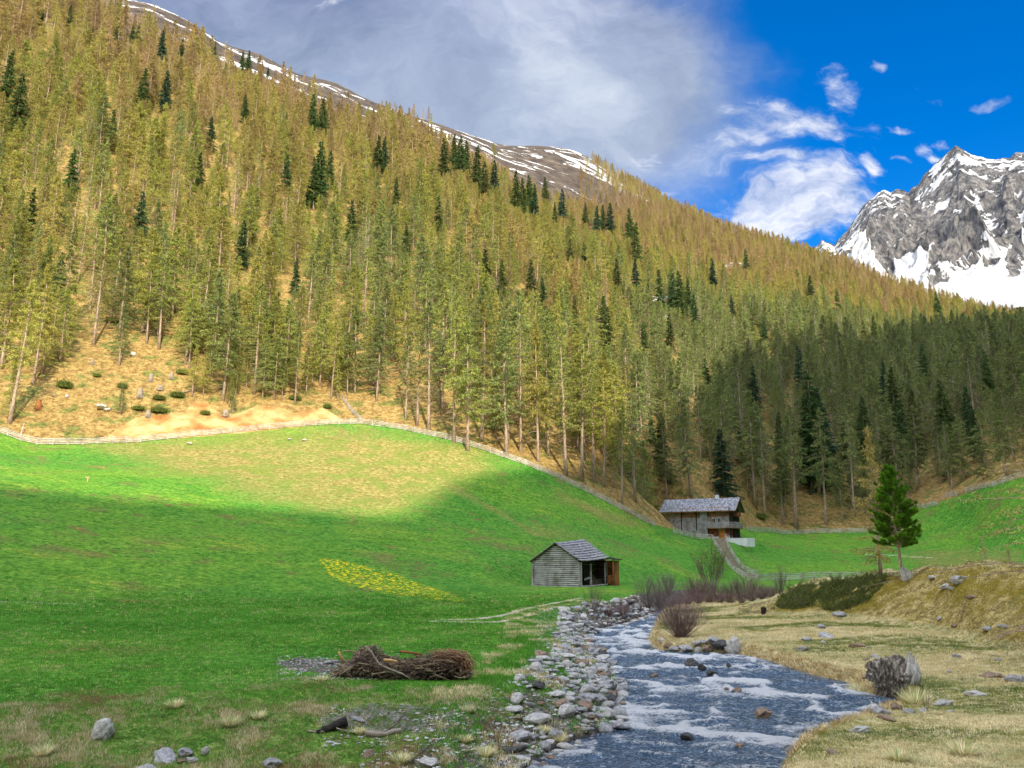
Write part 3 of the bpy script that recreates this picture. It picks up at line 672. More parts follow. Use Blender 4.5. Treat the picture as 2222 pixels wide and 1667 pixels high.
# ------------------------------------------------------------------ the opposite side of the valley (behind the viewer), which shades the valley floor
def build_opposite():
    hx, hy = sin(SUN_AZ), -cos(SUN_AZ); px_, py_ = hy*-1, hx   # h: towards the sun, p: across it
    te = tan(SUN_EL)
    pts = [(-40,1045),(0,1052),(60,1062),(150,1072),(300,1085),(450,1098),(600,1106),(760,1117),(860,1128),(905,1112),(940,1085),(985,1045),(1060,1025),(1130,1020),(1190,1018),(1260,1010),(1330,995),(1400,960),(1450,930),(1500,890),(1545,830),(1600,795),(1700,775),(1800,770),(1950,752),(2100,735),(2222,720),(2300,710)]
    QC = 430.0; L = []
    for u, v in pts:
        P = hit(u, v); q = P.x*hx+P.y*hy; l = P.x*px_+P.y*py_
        off = 0 if u < 1350 else 9.0
        L.append((l, P.z+off*0+(QC-q)*te))
    L.sort(); ls = np.array([a for a, b in L]); zs = np.array([b for a, b in L])
    l = np.concatenate([np.linspace(ls[0]-500, ls[0], 30, endpoint=False), np.linspace(ls[0], ls[-1], 260), np.linspace(ls[-1], ls[-1]+400, 30)[1:]])
    zc = np.interp(l, ls, zs, left=zs[0]); zc = np.where(l < ls[0], zs[0]+(ls[0]-l)*0.15, zc); zc = np.where(l > ls[-1], zs[-1]-(l-ls[-1])*0.1, zc)
    s = np.linspace(0, 1, 40)
    S, Lg = np.meshgrid(s, l, indexing='ij'); ZC = np.tile(zc, (len(s), 1))
    q = 55+(QC-55)*S
    rough_ = fbm(Lg/60, q/60, 201, 4)*14*ss(S, 0.05, 0.3)*(1-ss(S, 0.7, 0.97))
    Z = -1.5+(ZC+1.5)*(0.75*S+0.25*S*S)+rough_
    back = [np.full(len(l), QC+k*60.0) for k in (1, 4)]
    q = np.vstack([q, *back]); Z = np.vstack([Z, zc-35, zc-170]); Lg = np.vstack([Lg, l, l])
    x = q*hx+Lg*px_; y = q*hy+Lg*py_
    i = np.arange(x.size).reshape(x.shape); Q = np.stack([i[:-1, :-1], i[:-1, 1:], i[1:, 1:], i[1:, :-1]], -1).reshape(-1, 4)
    def f(t):
        co = world_co(t); n = t.noise(co, 0.06, 8, 0.7)
        return principled(t, t.ramp(n, [(0.35, (0.04, 0.06, 0.02)), (0.55, (0.14, 0.15, 0.05)), (0.7, (0.24, 0.19, 0.08))]), 0.95)
    me = mk_mesh('hillside', np.stack([x.ravel(), y.ravel(), Z.ravel()], 1), [Q], [mat('opposite_hillside', f)], smooth=True)
    link('hillside', me, kind='structure')
build_opposite()
# ------------------------------------------------------------------ conifers
def blades(C, D, W, rs, curl=0.0):
    """thin triangles: centres C, length vectors D, half-width vectors W"""
    n = len(C); V = np.stack([C-W, C+W, C+D], 1).reshape(-1, 3); T = np.arange(3*n).reshape(n, 3)
    return V, T
def rnd_unit(n, rs):
    v = rs.normal(size=(n, 3)); return v/np.linalg.norm(v, axis=1)[:, None]
def trunk_mesh(h, r0, rs, lean=0.0, stubs=18, z_stub=(0.05, 0.5), sb=1.2):
    b = MB(); k = 9; t = np.linspace(0, 1, k); 
    P = np.stack([lean*h*0.04*np.sin(t*2.2)+0.05*rs.normal(size=k)*t, 0.05*rs.normal(size=k)*t, t*h-0.5*(t == 0)], 1)
    R = r0*(1-t)**0.8+0.02; R[0] *= 1.35
    b.tube(P, R, 7)
    for _ in range(stubs):
        z = h*rs.uniform(*z_stub); a = rs.uniform(0, 2*pi); L = sb*rs.uniform(0.4, 1.2); c = np.array([cos(a), sin(a), 0])
        px = np.interp(z, P[:, 2], P[:, 0]); py = np.interp(z, P[:, 2], P[:, 1]); p0 = np.array([px, py, z])
        b.tube([p0, p0+c*L*0.5+[0, 0, -0.05*L], p0+c*L+[0, 0, -0.28*L]], [0.035, 0.022, 0.008], 3, cap=False)
    return b, P
def larch(seed, h=20.0, cs=0.3, maxL=2.6, nb=120, kb=30, bl=0.5, bw=0.055, lean=0.0, droop=0.42, topw=0.5, r0=0.22, stubs=22):
    rs = np.random.default_rng(seed); tb, P = trunk_mesh(h, r0, rs, lean, stubs, (0.08, cs+0.1), maxL*0.5)
    tr = tb.mesh('larch_trunk', [M['bark']], True)
    cb = MB(); Cs, Ds, Ws = [], [], []
    for i in range(nb):
        f = (i+rs.uniform())/nb; z = h*(cs+(1-cs)*f**0.92)*0.995; a = rs.uniform(0, 2*pi)
        prof = (1-f)**0.85*(0.6+0.4*min(1, f/0.15+0.25))
        L = max(0.25, maxL*prof*rs.uniform(0.55, 1.15)); c = np.array([cos(a), sin(a), 0.]); s = np.array([-sin(a), cos(a), 0.])
        L *= 1+0.55*float(vn(np.array([a*1.1+seed*3.7]), np.array([z*0.33]), seed)[0])
        px = np.interp(z, P[:, 2], P[:, 0]); py = np.interp(z, P[:, 2], P[:, 1]); p0 = np.array([px, py, z])
        up = 0.35*f; dr = droop*(1-f*0.7)*rs.uniform(0.6, 1.3)
        def pt(t): return p0+c*(L*t)[:, None]+np.outer(L*(up*t-dr*t*t+0.12*dr*t**4), [0, 0, 1])
        tt = np.array([0, .35, .7, 1.0]); cb.tube(pt(tt), np.array([.035, .025, .015, .006])*min(1, 0.4+L/3), 3, cap=False)
        n = int(kb*(0.35+0.65*L/maxL))
        t = rs.uniform(0.18, 1.02, n); q = pt(t); spread = 0.16*L*(1.15-t)
        q = q+s*(rs.normal(size=n)*spread)[:, None]+np.outer(rs.normal(size=n)*0.07, [0, 0, 1])
        d = rnd_unit(n, rs)*0.6+c*0.3+np.array([0, 0, -0.55])*(1-f*0.8)+np.array([0, 0, 0.5])*f; d *= (bl*rs.uniform(0.5, 1.3, n)/np.linalg.norm(d, axis=1))[:, None]
        w = np.cross(d, rnd_unit(n, rs)); w *= (bw*rs.uniform(0.7, 1.4, n)/(np.linalg.norm(w, axis=1)+1e-9))[:, None]
        Cs.append(q); Ds.append(d); Ws.append(w)
    C = np.vstack(Cs); D = np.vstack(Ds); W = np.vstack(Ws); V, T = blades(C, D, W, rs)
    nwood = cb.n; cb.add(V, None, T, 1)
    sh = np.concatenate([np.full(nwood, 0.5), np.repeat(rs.uniform(0, 1, len(C)), 3)])
    cr = cb.mesh('larch_crown', [M['bark'], M['larch_needles']], False, {'shade': sh})
    return tr, cr
def spruce(seed, h=20.0, cs=0.08, maxL=2.5, nl=34, nm='spruce_needles'):
    rs = np.random.default_rng(seed); tb, P = trunk_mesh(h, 0.25, rs, 0, 8, (0.03, 0.15))
    tr = tb.mesh('spruce_trunk', [M['bark']], True)
    Cs, Ds, Ws = [], [], []
    for i in range(nl):
        f = i/nl; z0 = h*(cs+(1-cs)*f**0.9); nbr = int(9-4*f)
        for j in range(nbr):
            a = rs.uniform(0, 2*pi); L = maxL*(1-f)**0.85*rs.uniform(0.6, 1.15)+0.15; z = z0+rs.normal()*0.15
            c = np.array([cos(a), sin(a), 0.]); s = np.array([-sin(a), cos(a), 0.]); n = int(18+54*L/maxL)
            t = rs.uniform(0.08, 1.0, n); p = np.array([0, 0, z])+c*(L*t)[:, None]+np.outer(L*(0.10*t-0.48*t*t*(1-f*0.6)+0.10*t**3), [0, 0, 1])
            p = p+s*(rs.normal(size=n)*0.17*L*(1.2-t))[:, None]
            d = c*0.7+rnd_unit(n, rs)*0.5+np.array([0, 0, -0.45]); d *= (0.42*rs.uniform(0.6, 1.3, n)/np.linalg.norm(d, axis=1))[:, None]
            w = np.cross(d, rnd_unit(n, rs)); w *= (0.11*rs.uniform(0.7, 1.3, n)/(np.linalg.norm(w, axis=1)+1e-9))[:, None]
            Cs.append(p); Ds.append(d); Ws.append(w)
    C = np.vstack(Cs); V, T = blades(C, np.vstack(Ds), np.vstack(Ws), rs)
    cr = mk_mesh('spruce_crown', V, [T], [M[nm]], attrs={'shade': np.repeat(rs.uniform(0, 1, len(C)), 3)})
    return tr, cr
LARCH = [larch(1, cs=.24, maxL=4.3, nb=135, kb=84, bl=.46, bw=.05), larch(2, cs=0.36, maxL=3.7, nb=100, kb=70, bl=.46, bw=.05, lean=0.8), larch(3, cs=0.16, maxL=4.7, nb=150, kb=84, bl=.46, bw=.05), larch(4, cs=0.24, maxL=3.6, nb=120, kb=74, bl=.46, bw=.05, lean=-0.6),
         larch(5, cs=0.10, maxL=5.0, nb=150, kb=80, bl=.5, bw=.05), larch(6, cs=0.40, maxL=3.7, nb=80, kb=66, bl=.46, bw=.05, lean=0.5),
         larch(7, cs=.14, maxL=5.6, nb=120, kb=90, bl=.46, bw=.05, lean=-1.0), larch(8, cs=.3, maxL=3.2, nb=100, kb=26, bl=.4, bw=.045, stubs=40)]
SPRUCE = [spruce(21, maxL=3.4), spruce(22, cs=0.12, maxL=3.0, nl=32), spruce(23, cs=0.03, maxL=3.9, nl=38)]

larches = []   # (obj, u, v, r, tint, h)
def add_conifer(kind, k, P, h, tint, rot=None, nm=None):
    tr, cr = (LARCH if kind == 'larch' else SPRUCE)[k]
    root = bpy.data.objects.new(nm or ('larch_tree' if kind == 'larch' else 'spruce_tree'), None); COL.objects.link(root)
    root.location = P; root.rotation_euler = (random.uniform(-.03, .03), random.uniform(-.03, .03), random.uniform(0, 6.28) if rot is None else rot); s_ = h/20*random.uniform(.8, 1.25) if kind == 'larch' else h/20; root.scale = (s_, s_, h/20)
    root['category'] = 'tree'
    a = link('trunk', tr, root); b = link('crown', cr, root); b['tint'] = float(tint)
    return root
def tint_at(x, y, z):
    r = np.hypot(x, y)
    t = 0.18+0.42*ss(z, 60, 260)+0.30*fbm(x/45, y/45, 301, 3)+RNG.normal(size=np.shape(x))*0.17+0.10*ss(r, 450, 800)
    x = np.asarray(x, float); t = t-0.55*ss(np.arctan2(x, np.maximum(r, 1)), .10, .22)*(1-ss(z, 90, 190))  # lower-right larches pushed to grey-green, valley shade painted into their crowns
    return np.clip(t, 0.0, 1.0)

# hand-placed larches whose trunks stand out (u, v of top, v of foot)
HERO = [(985,600,957),(1045,640,952),(1168,690,1000),(1190,700,985),(1228,650,1028),(1290,700,1042),(1345,790,1028),(345,545,755),(318,560,742),(258,540,730),(203,520,745),
        (130,640,782),(72,600,828),(20,640,915),(484,640,866),(402,600,787),(552,650,852),(612,660,852),(640,700,872),(718,690,862),(770,660,850),(460,590,800),(905,700,920),(880,720,905),
        (820,600,850),(930,640,930),(1015,680,975),(1100,690,985),(1130,640,978),(1262,760,1040),(1310,800,1052),(1400,830,1065),(1448,900,1088),(1500,880,1075),(1660,900,1120),(1728,890,1143),(1792,900,1135),
        (1855,860,1125),(1700,960,1135),(1990,900,1060),(2060,930,1050),(1955,900,1085),(2140,900,1010),(262,838,897),(20,790,905),(505,840,895),(1378,860,1085),(1350,880,1090),(1640,860,1100)]
placed = []
def far_enough(x, y, d=3.2):
    return all((x-a)**2+(y-b)**2 > d*d for a, b in placed)
for i, (u, vt, vb) in enumerate(HERO):
    P = hit(u, vb+3); r = hypot(P.x, P.y); h = (vb-vt)/FPX*r*1.03; h = min(max(h, 2.5), 31)
    k = [1, 5, 0, 3, 7, 5][i % 6] if h > 16 else [0, 2, 4][i % 3]
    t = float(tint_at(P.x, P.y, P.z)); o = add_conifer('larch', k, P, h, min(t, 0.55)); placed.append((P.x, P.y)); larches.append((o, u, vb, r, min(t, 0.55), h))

SP = [(87,17,66),(147,6,62),(250,57,95),(199,54,88),(297,47,95),(286,52,92),(348,63,142),(392,79,126),(304,145,243),(354,150,248),(525,104,155),(538,104,158),(465,88,120),(581,140,168),(677,195,292),
 (820,286,386),(832,290,382),(700,205,305),(690,300,450),(680,335,455),(668,385,450),(963,290,402),(985,283,376),(997,282,398),(1010,296,386),(1035,305,430),(1052,340,446),(1073,340,424),(1120,362,472),(1135,380,470),(1148,371,468),(1158,392,487),
 (1184,378,446),(1219,403,494),(1203,435,494),(1270,435,500),(1295,441,519),(1309,440,505),(1323,435,522),(1368,435,541),(1381,466,595),(1238,514,570),(1266,523,576),(1054,527,611),(1308,643,761),(1319,666,784),(1454,683,774),(1461,592,685),
 (1478,590,702),(1497,600,692),(1432,585,680),(1510,640,720),(1414,888,967),(1432,905,1000),(1535,780,860),(1778,820,1068),(1795,870,1060),(1762,890,1060),(1948,820,962),(1967,890,1012),(1926,800,900),(1836,930,1022),(2062,850,982),(1992,870,1000),(1695,905,1000),
 (2040,640,700),(1590,640,700),(1610,930,1010),(1880,700,760),(2110,860,960),(1660,690,760),(30,170,300),(455,250,330),(530,200,270),(620,330,420),(760,430,525),(880,480,565),(950,420,505),(1090,560,650),(1180,600,690),(1400,700,790),(1380,560,640),(1550,560,640),(1620,540,600),(1760,600,660),(1820,630,690),(1900,690,750),(1340,560,640),(430,330,420),(240,240,325),(150,330,430),(60,420,525),(300,420,525),(520,480,585),(1640,800,900),(1340,880,975),(1880,880,1000),(2150,780,885),(2010,760,850),(1742,760,865),(2120,900,1000),(715,320,410),(860,380,460),(8,120,240),(120,560,660),(640,560,640),(1250,640,730),(1150,560,650)]
spruces = []
for i, (u, vt, vb) in enumerate(SP):
    P = hit(u, vb+2); r = hypot(P.x, P.y); h = min((vb-vt)/FPX*r*1.12, 36)
    o = add_conifer('spruce', i % 3, P, h, float(np.clip(RNG.normal()*0.25+0.3, 0, 1))); o.scale[0] *= 1.0; placed.append((P.x, P.y)); spruces.append((o, u, vb, r))
# the broad dark stone pine behind the house
P = hit(1573, 1079); o = add_conifer('spruce', 2, P, 17.5, 0.0); placed.append((P.x, P.y)); spruces.append((o, 1573, 1079, hypot(P.x, P.y))); o.scale = (1.05, 1.05, o.scale[2])

# young larches crowding above the scar
for i in range(74):
    u = RNG.uniform(400, 775); vb = RNG.uniform(770, 884)-max(0, 30*(1-(u-400)/60)) - (6 if u > 520 else 0); P = hit(u, vb); r = hypot(P.x, P.y)
    if not far_enough(P.x, P.y, 1.6): continue
    h = RNG.uniform(6, 15) if vb > 840 else RNG.uniform(9, 20); t = float(np.clip(RNG.normal()*.1+.16, 0, .4))
    o = add_conifer('larch', [0, 2, 3][i % 3], P, h, t); placed.append((P.x, P.y)); larches.append((o, u, vb, r, t, h))
# the rest of the slope
def scatter_forest():
    sp = 6.0; xs, ys = np.meshgrid(np.arange(-760, 760, sp), np.arange(90, 1050, sp)); x = xs.ravel()+RNG.uniform(-.48, .48, xs.size)*sp; y = ys.ravel()+RNG.uniform(-.48, .48, xs.size)*sp
    th = np.arctan2(x, y); r = np.hypot(x, y); k = (np.abs(th) < 0.70) & (r < 1030); x, y, th, r = x[k], y[k], th[k], r[k]
    rf = rowr(3, th); rt = rowr(8, th); k = (r > rf+2.5) & (r < rt+25); x, y, th, r, rf = x[k], y[k], th[k], r[k], rf[k]
    z = np.concatenate([H(x[i:i+50000], y[i:i+50000]) for i in range(0, len(x), 50000)]); u, v = proj(x, y, z)
    keep = (u > -200) & (u < 2400) & (v > -260)
    pr = 0.88+0.25*fbm(x/30, y/30, 311, 3)
    clear = pxpoly(u, v, CLEARING, 4); pr = pr*(1-clear*0.985)
    # glades
    for gu, gv, a, b, s in ((230,300,60,20,.6),(40,480,60,45,.8),(210,500,70,30,.5),(1660,660,50,20,.6),(1430,640,22,45,.7),(1560,590,40,30,.5),(870,830,40,50,.55),(1530,760,18,55,.6),(1480,1090,60,25,.7),(1620,1100,60,30,.5),(1750,1120,120,22,.6),(2000,1070,90,22,.8)):
        pr = pr*(1-s*np.exp(-(((u-gu)/a)**2+((v-gv)/b)**2)))
    tl = np.interp(u, [-400,-100,100,230,400,480,550,620,700,780,850,930,1000,1100,1180,1250,1262,1300], [-600,-260,-40,50,110,150,180,212,250,285,300,330,372,425,455,485,400,330])
    tl = tl-26*ss(u, 780, 860)+14*(1-ss(u, 700, 800))+2; pr = pr*np.where(v > tl, 1.0, np.exp((v-tl)/9.0))
    pr = np.where((u > 1262) & (v < 470), pr*(0.30+0.75*ss(u, 1280, 1380)), pr)
    k = keep & (RNG.uniform(size=len(x)) < pr); x, y, z, r, u, v, rf = x[k], y[k], z[k], r[k], u[k], v[k], rf[k]
    pl = np.array(placed); ok = np.ones(len(x), bool)
    for a, b in pl: ok &= (x-a)**2+(y-b)**2 > 3.0**2
    # keep the house and its yard clear
    ok &= ~((u > 1405) & (u < 1640) & (r < 208))
    x, y, z, r, u, v = x[ok], y[ok], z[ok], r[ok], u[ok], v[ok]
    h = 21.5*RNG.uniform(0.6, 1.3, len(x))*(1-0.15*ss(r, 450, 900)); young = RNG.uniform(size=len(x)) < 0.12; h[young] *= 0.55
    for o_, us, vs, rs_ in spruces:
        hs_ = o_.scale[2]*20/rs_*FPX; hit_ = (np.abs(u-us) < 0.13*hs_+7) & (v > vs-2) & (v-h/r*FPX < vs-0.30*hs_) & (r < rs_); hc = (v-(vs-0.30*hs_))*r/FPX; h = np.where(hit_, np.where(hc > 5, hc, 0.0), h)
    kp = h > 0; x, y, z, r, u, v, h = x[kp], y[kp], z[kp], r[kp], u[kp], v[kp], h[kp]
    h = np.where((u > 1100) & (v < 470), h*0.72, h); h = np.where((u < 1260) & (v < tl_at(u)+5), h*0.75, h)
    edge = (r < rowr(3, np.arctan2(x, y))+10) & (u < 760); h[edge] *= 0.8
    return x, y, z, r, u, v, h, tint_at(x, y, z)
def tl_at(u): return np.interp(u, [-400,-100,100,230,400,480,550,620,700,780,850,930,1000,1100,1180,1250], [-600,-260,-40,50,110,150,180,212,250,285,300,330,372,425,455,485])
fx, fy, fz, fr, fu, fv, fh, ft = scatter_forest()
vis = (fu > -20) & (fu < 2240)
size = np.where(vis, fh/fr, 0); order = np.argsort(-size)
n_ind = 300-len(larches); ind = order[:n_ind]; rest = order[n_ind:]
for i in ind:
    k = int(RNG.integers(0, 8)); P = Vector((fx[i], fy[i], fz[i]-0.15))
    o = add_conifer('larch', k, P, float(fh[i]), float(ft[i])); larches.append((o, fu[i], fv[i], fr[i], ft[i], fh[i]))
def instancer(name, pts, protos, idx, scale, rotz, tint, **props):
    me = bpy.data.meshes.new(name); me.vertices.add(len(pts)); me.vertices.foreach_set('co', np.asarray(pts, np.float32).ravel())
    for k, a in (('sc', scale), ('sx', np.asarray(scale)*RNG.uniform(.72, 1.3, len(pts))), ('rz', rotz), ('tint', tint)):
        t = me.attributes.new(k, 'FLOAT', 'POINT'); t.data.foreach_set('value', np.asarray(a, np.float32))
    t = me.attributes.new('vi', 'INT', 'POINT'); t.data.foreach_set('value', np.asarray(idx, np.int32))
    o = link(name, me, **props)
    g = bpy.data.node_groups.new(name, 'GeometryNodeTree'); g.interface.new_socket('Geometry', in_out='INPUT', socket_type='NodeSocketGeometry'); g.interface.new_socket('Geometry', in_out='OUTPUT', socket_type='NodeSocketGeometry')
    N, Lk = g.nodes, g.links; gi = N.new('NodeGroupInput'); go = N.new('NodeGroupOutput'); J = N.new('GeometryNodeJoinGeometry')
    for pr in protos:
        j = N.new('GeometryNodeJoinGeometry')
        for ob in pr:
            oi = N.new('GeometryNodeObjectInfo'); oi.transform_space = 'ORIGINAL'; oi.inputs['Object'].default_value = ob; Lk.new(oi.outputs['Geometry'], j.inputs[0])
        ti = N.new('GeometryNodeGeometryToInstance'); Lk.new(j.outputs[0], ti.inputs[0]); Lk.new(ti.outputs[0], J.inputs[0])
    ip = N.new('GeometryNodeInstanceOnPoints'); Lk.new(gi.outputs[0], ip.inputs['Points']); Lk.new(J.outputs[0], ip.inputs['Instance']); ip.inputs['Pick Instance'].default_value = True
    def na(nm, ty):
        q = N.new('GeometryNodeInputNamedAttribute'); q.data_type = ty; q.inputs['Name'].default_value = nm; return q.outputs[0]
    Lk.new(na('vi', 'INT'), ip.inputs['Instance Index']); cx = N.new('ShaderNodeCombineXYZ'); Lk.new(na('rz', 'FLOAT'), cx.inputs[2]); Lk.new(cx.outputs[0], ip.inputs['Rotation'])
    cs_ = N.new('ShaderNodeCombineXYZ'); q_ = na('sx', 'FLOAT'); Lk.new(q_, cs_.inputs[0]); Lk.new(q_, cs_.inputs[1]); Lk.new(na('sc', 'FLOAT'), cs_.inputs[2]); Lk.new(cs_.outputs[0], ip.inputs['Scale']); Lk.new(ip.outputs[0], go.inputs[0])
    md = o.modifiers.new('scatter', 'NODES'); md.node_group = g
    return o
def parts_of(mesh_pair):
    for o in bpy.data.objects:
        if o.type == 'MESH' and o.data == mesh_pair[0]:
            kids = [c for c in o.parent.children]; return kids
protos = [parts_of(p) for p in LARCH]
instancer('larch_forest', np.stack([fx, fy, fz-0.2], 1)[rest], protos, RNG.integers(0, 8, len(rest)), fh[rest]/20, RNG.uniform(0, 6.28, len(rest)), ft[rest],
          kind='stuff', label='distant larch forest in yellow-green and rust covering the steep slope', category='forest')
print('larches', len(larches), 'rest', len(rest))
ORD = lambda n: f"{n}{'th' if 10 <= n % 100 <= 20 else {1: 'st', 2: 'nd', 3: 'rd'}.get(n % 10, 'th')}"
def label_rows(items, zones, per, fmt):
    for u0, u1, place in zones:
        z = sorted([q for q in items if u0 <= q[1] < u1], key=lambda q: q[3])
        for ri in range(0, len(z), per):
            row = sorted(z[ri:ri+per], key=lambda q: q[1])
            for k, q in enumerate(row): q[0]['label'] = fmt(q, ORD(k+1), ORD(ri//per+1), place)
ZN = [(-9e9,230,'above the far-left pasture fence'),(230,500,'above the bare earth scar'),(500,770,'above the scar\'s grassy right end'),(770,1000,'above the fence corner'),(1000,1260,'uphill of the curving fence'),(1260,1440,'uphill of the house ramp'),(1440,1640,'behind the timber house'),(1640,1900,'behind the flat pasture fence'),(1900,9e9,'above the rising right meadow')]
def lf(q, a, b, place):
    s = 'tall' if q[5] > 18 else ('short' if q[5] < 11 else 'middling'); c = 'rusty' if q[4] > 0.62 else ('olive' if q[4] > 0.34 else 'green')
    return f"{s} {c} larch, {a} from left in the {b} row {place}"
for q in larches: q[0]['group'] = 'larch trees on the slope'
label_rows(larches, ZN, 8, lf)
ZS = [(-9e9,260,'high on the far-left slope'),(260,640,'below the snowy shoulder'),(640,860,'amid the central larches'),(860,1260,'under the snow-patched ridge'),(1260,1560,'on the middle of the slope'),(1560,1720,'around the house'),(1720,9e9,'in the shaded right-hand wood')]
for q in spruces: q[0]['group'] = 'dark spruces among the larches'
label_rows(spruces, ZS, 6, lambda q, a, b, place: f"dark green spruce, {a} from left in the {b} row {place}")

# ------------------------------------------------------------------ fences
def fence(name, px, label, spacing=2.3, h=1.1, rails=4, m='fence_wood', hts=None, lean=0.04, group='weathered pasture fences', dark=0):
    def at(p):
        if len(p) == 2: return hit(*p)
        d = ray(p[0], p[1]); th = atan2(d[0], d[1]); return Vector((p[2]*sin(th), p[2]*cos(th), 0))
    pts = [at(p) for p in px]; P = np.array([[p.x, p.y] for p in pts]); seg = np.hypot(*np.diff(P, axis=0).T); cum = np.concatenate([[0], np.cumsum(seg)])
    n = max(2, int(round(cum[-1]/spacing))+1); s = np.linspace(0, cum[-1], n); X = np.interp(s, cum, P[:, 0]); Y = np.interp(s, cum, P[:, 1]); Z = H(X, Y)
    root = thing(name, label, 'fence', (X[0], Y[0], Z[0]), group=group); o0 = Vector(root.location)
    tops = []
    for i in range(n):
        b = MB(); p = Vector((X[i], Y[i], Z[i]))-o0; q = p+Vector((random.uniform(-lean, lean), random.uniform(-lean, lean), h*random.uniform(0.97, 1.15)))
        b.beam(p-Vector((0, 0, 0.3)), q, 0.14, 0.15); b.obj('post', M[m], root)
        tops.append((p, q))
    for i in range(n-1):
        b = MB(); (a0, a1), (c0, c1) = tops[i], tops[i+1]
        for k in range(rails):
            f = (k+0.7)/(rails+0.1); j = random.uniform(-.025, .025)
            A = a0.lerp(a1, f+j); B = c0.lerp(c1, f+random.uniform(-.025, .025)); d = (B-A).normalized()*0.12
            side = Vector((-(B-A).y, (B-A).x, 0)).normalized()*(-0.075)
            if side.y > 0: side = -side
            b.beam(A-d+side, B+d+side, 0.035, h*0.12*random.uniform(.8, 1.2))
        b.obj('rail_panel', M[m], root)
    return root
fence('wooden_fence', [(-40,925),(0,940),(40,955),(80,965)], 'pale pole fence at the left edge, dropping to the meadow corner')
fence('wooden_fence', [(80,965),(250,962),(400,949),(520,938),(650,925),(785,920)], 'long grey pole fence running below the bare earth scar')
fence('wooden_fence', [(785,920),(870,932),(980,957),(1090,992),(1150,1014),(1250,1058),(1300,1083),(1350,1108),(1422,1143)], 'silvery pole fence descending from the fence corner to the timber house')
fence('wooden_fence', [(785,918),(768,900),(752,880),(742,866)], 'short fence climbing steeply from the fence corner between larches', h=1.0)
fence('wooden_fence', [(1462,1157),(1485,1164),(1515,1170),(1545,1172)], 'low grey fence along the front of the timber house', h=1.1)
fence('wooden_fence', [(1547,1172),(1556,1192),(1572,1217),(1590,1238),(1608,1250),(1622,1257)], 'left fence of the fenced lane leading down from the house', spacing=1.6, h=1.0)
fence('wooden_fence', [(1576,1172),(1580,1190),(1593,1212),(1607,1230),(1624,1244),(1645,1252)], 'right fence of the fenced lane leading down from the house', spacing=1.6, h=1.0)
fence('wooden_fence', [(1622,1257,144),(1680,1260,146),(1750,1260,147),(1850,1259,148),(1960,1260,148)], 'flat pale fence crossing the valley floor behind the juniper mound', h=1.15)
fence('wooden_fence', [(1622,1152),(1680,1156),(1750,1159),(1830,1157),(1905,1154)], 'grey fence at the forest foot right of the timber house', h=1.15)
fence('wooden_fence', [(1975,1108),(1990,1104),(2033,1098)], 'grey fence stub just right of the green pine', h=1.15)
fence('wooden_fence', [(2035,1096),(2052,1080)], 'short new yellow fence section on the rising right meadow', m='fence_new', h=1.15)
fence('wooden_fence', [(2053,1080),(2076,1076)], 'short grey fence between the two new yellow sections', h=1.15)
fence('wooden_fence', [(2077,1075),(2095,1071)], 'second small yellow fence section higher on the right meadow', m='fence_new', h=1.15)
fence('wooden_fence', [(2096,1071),(2160,1056),(2235,1034),(2320,1010)], 'dark grey fence climbing to the right edge under the wood', h=1.15)

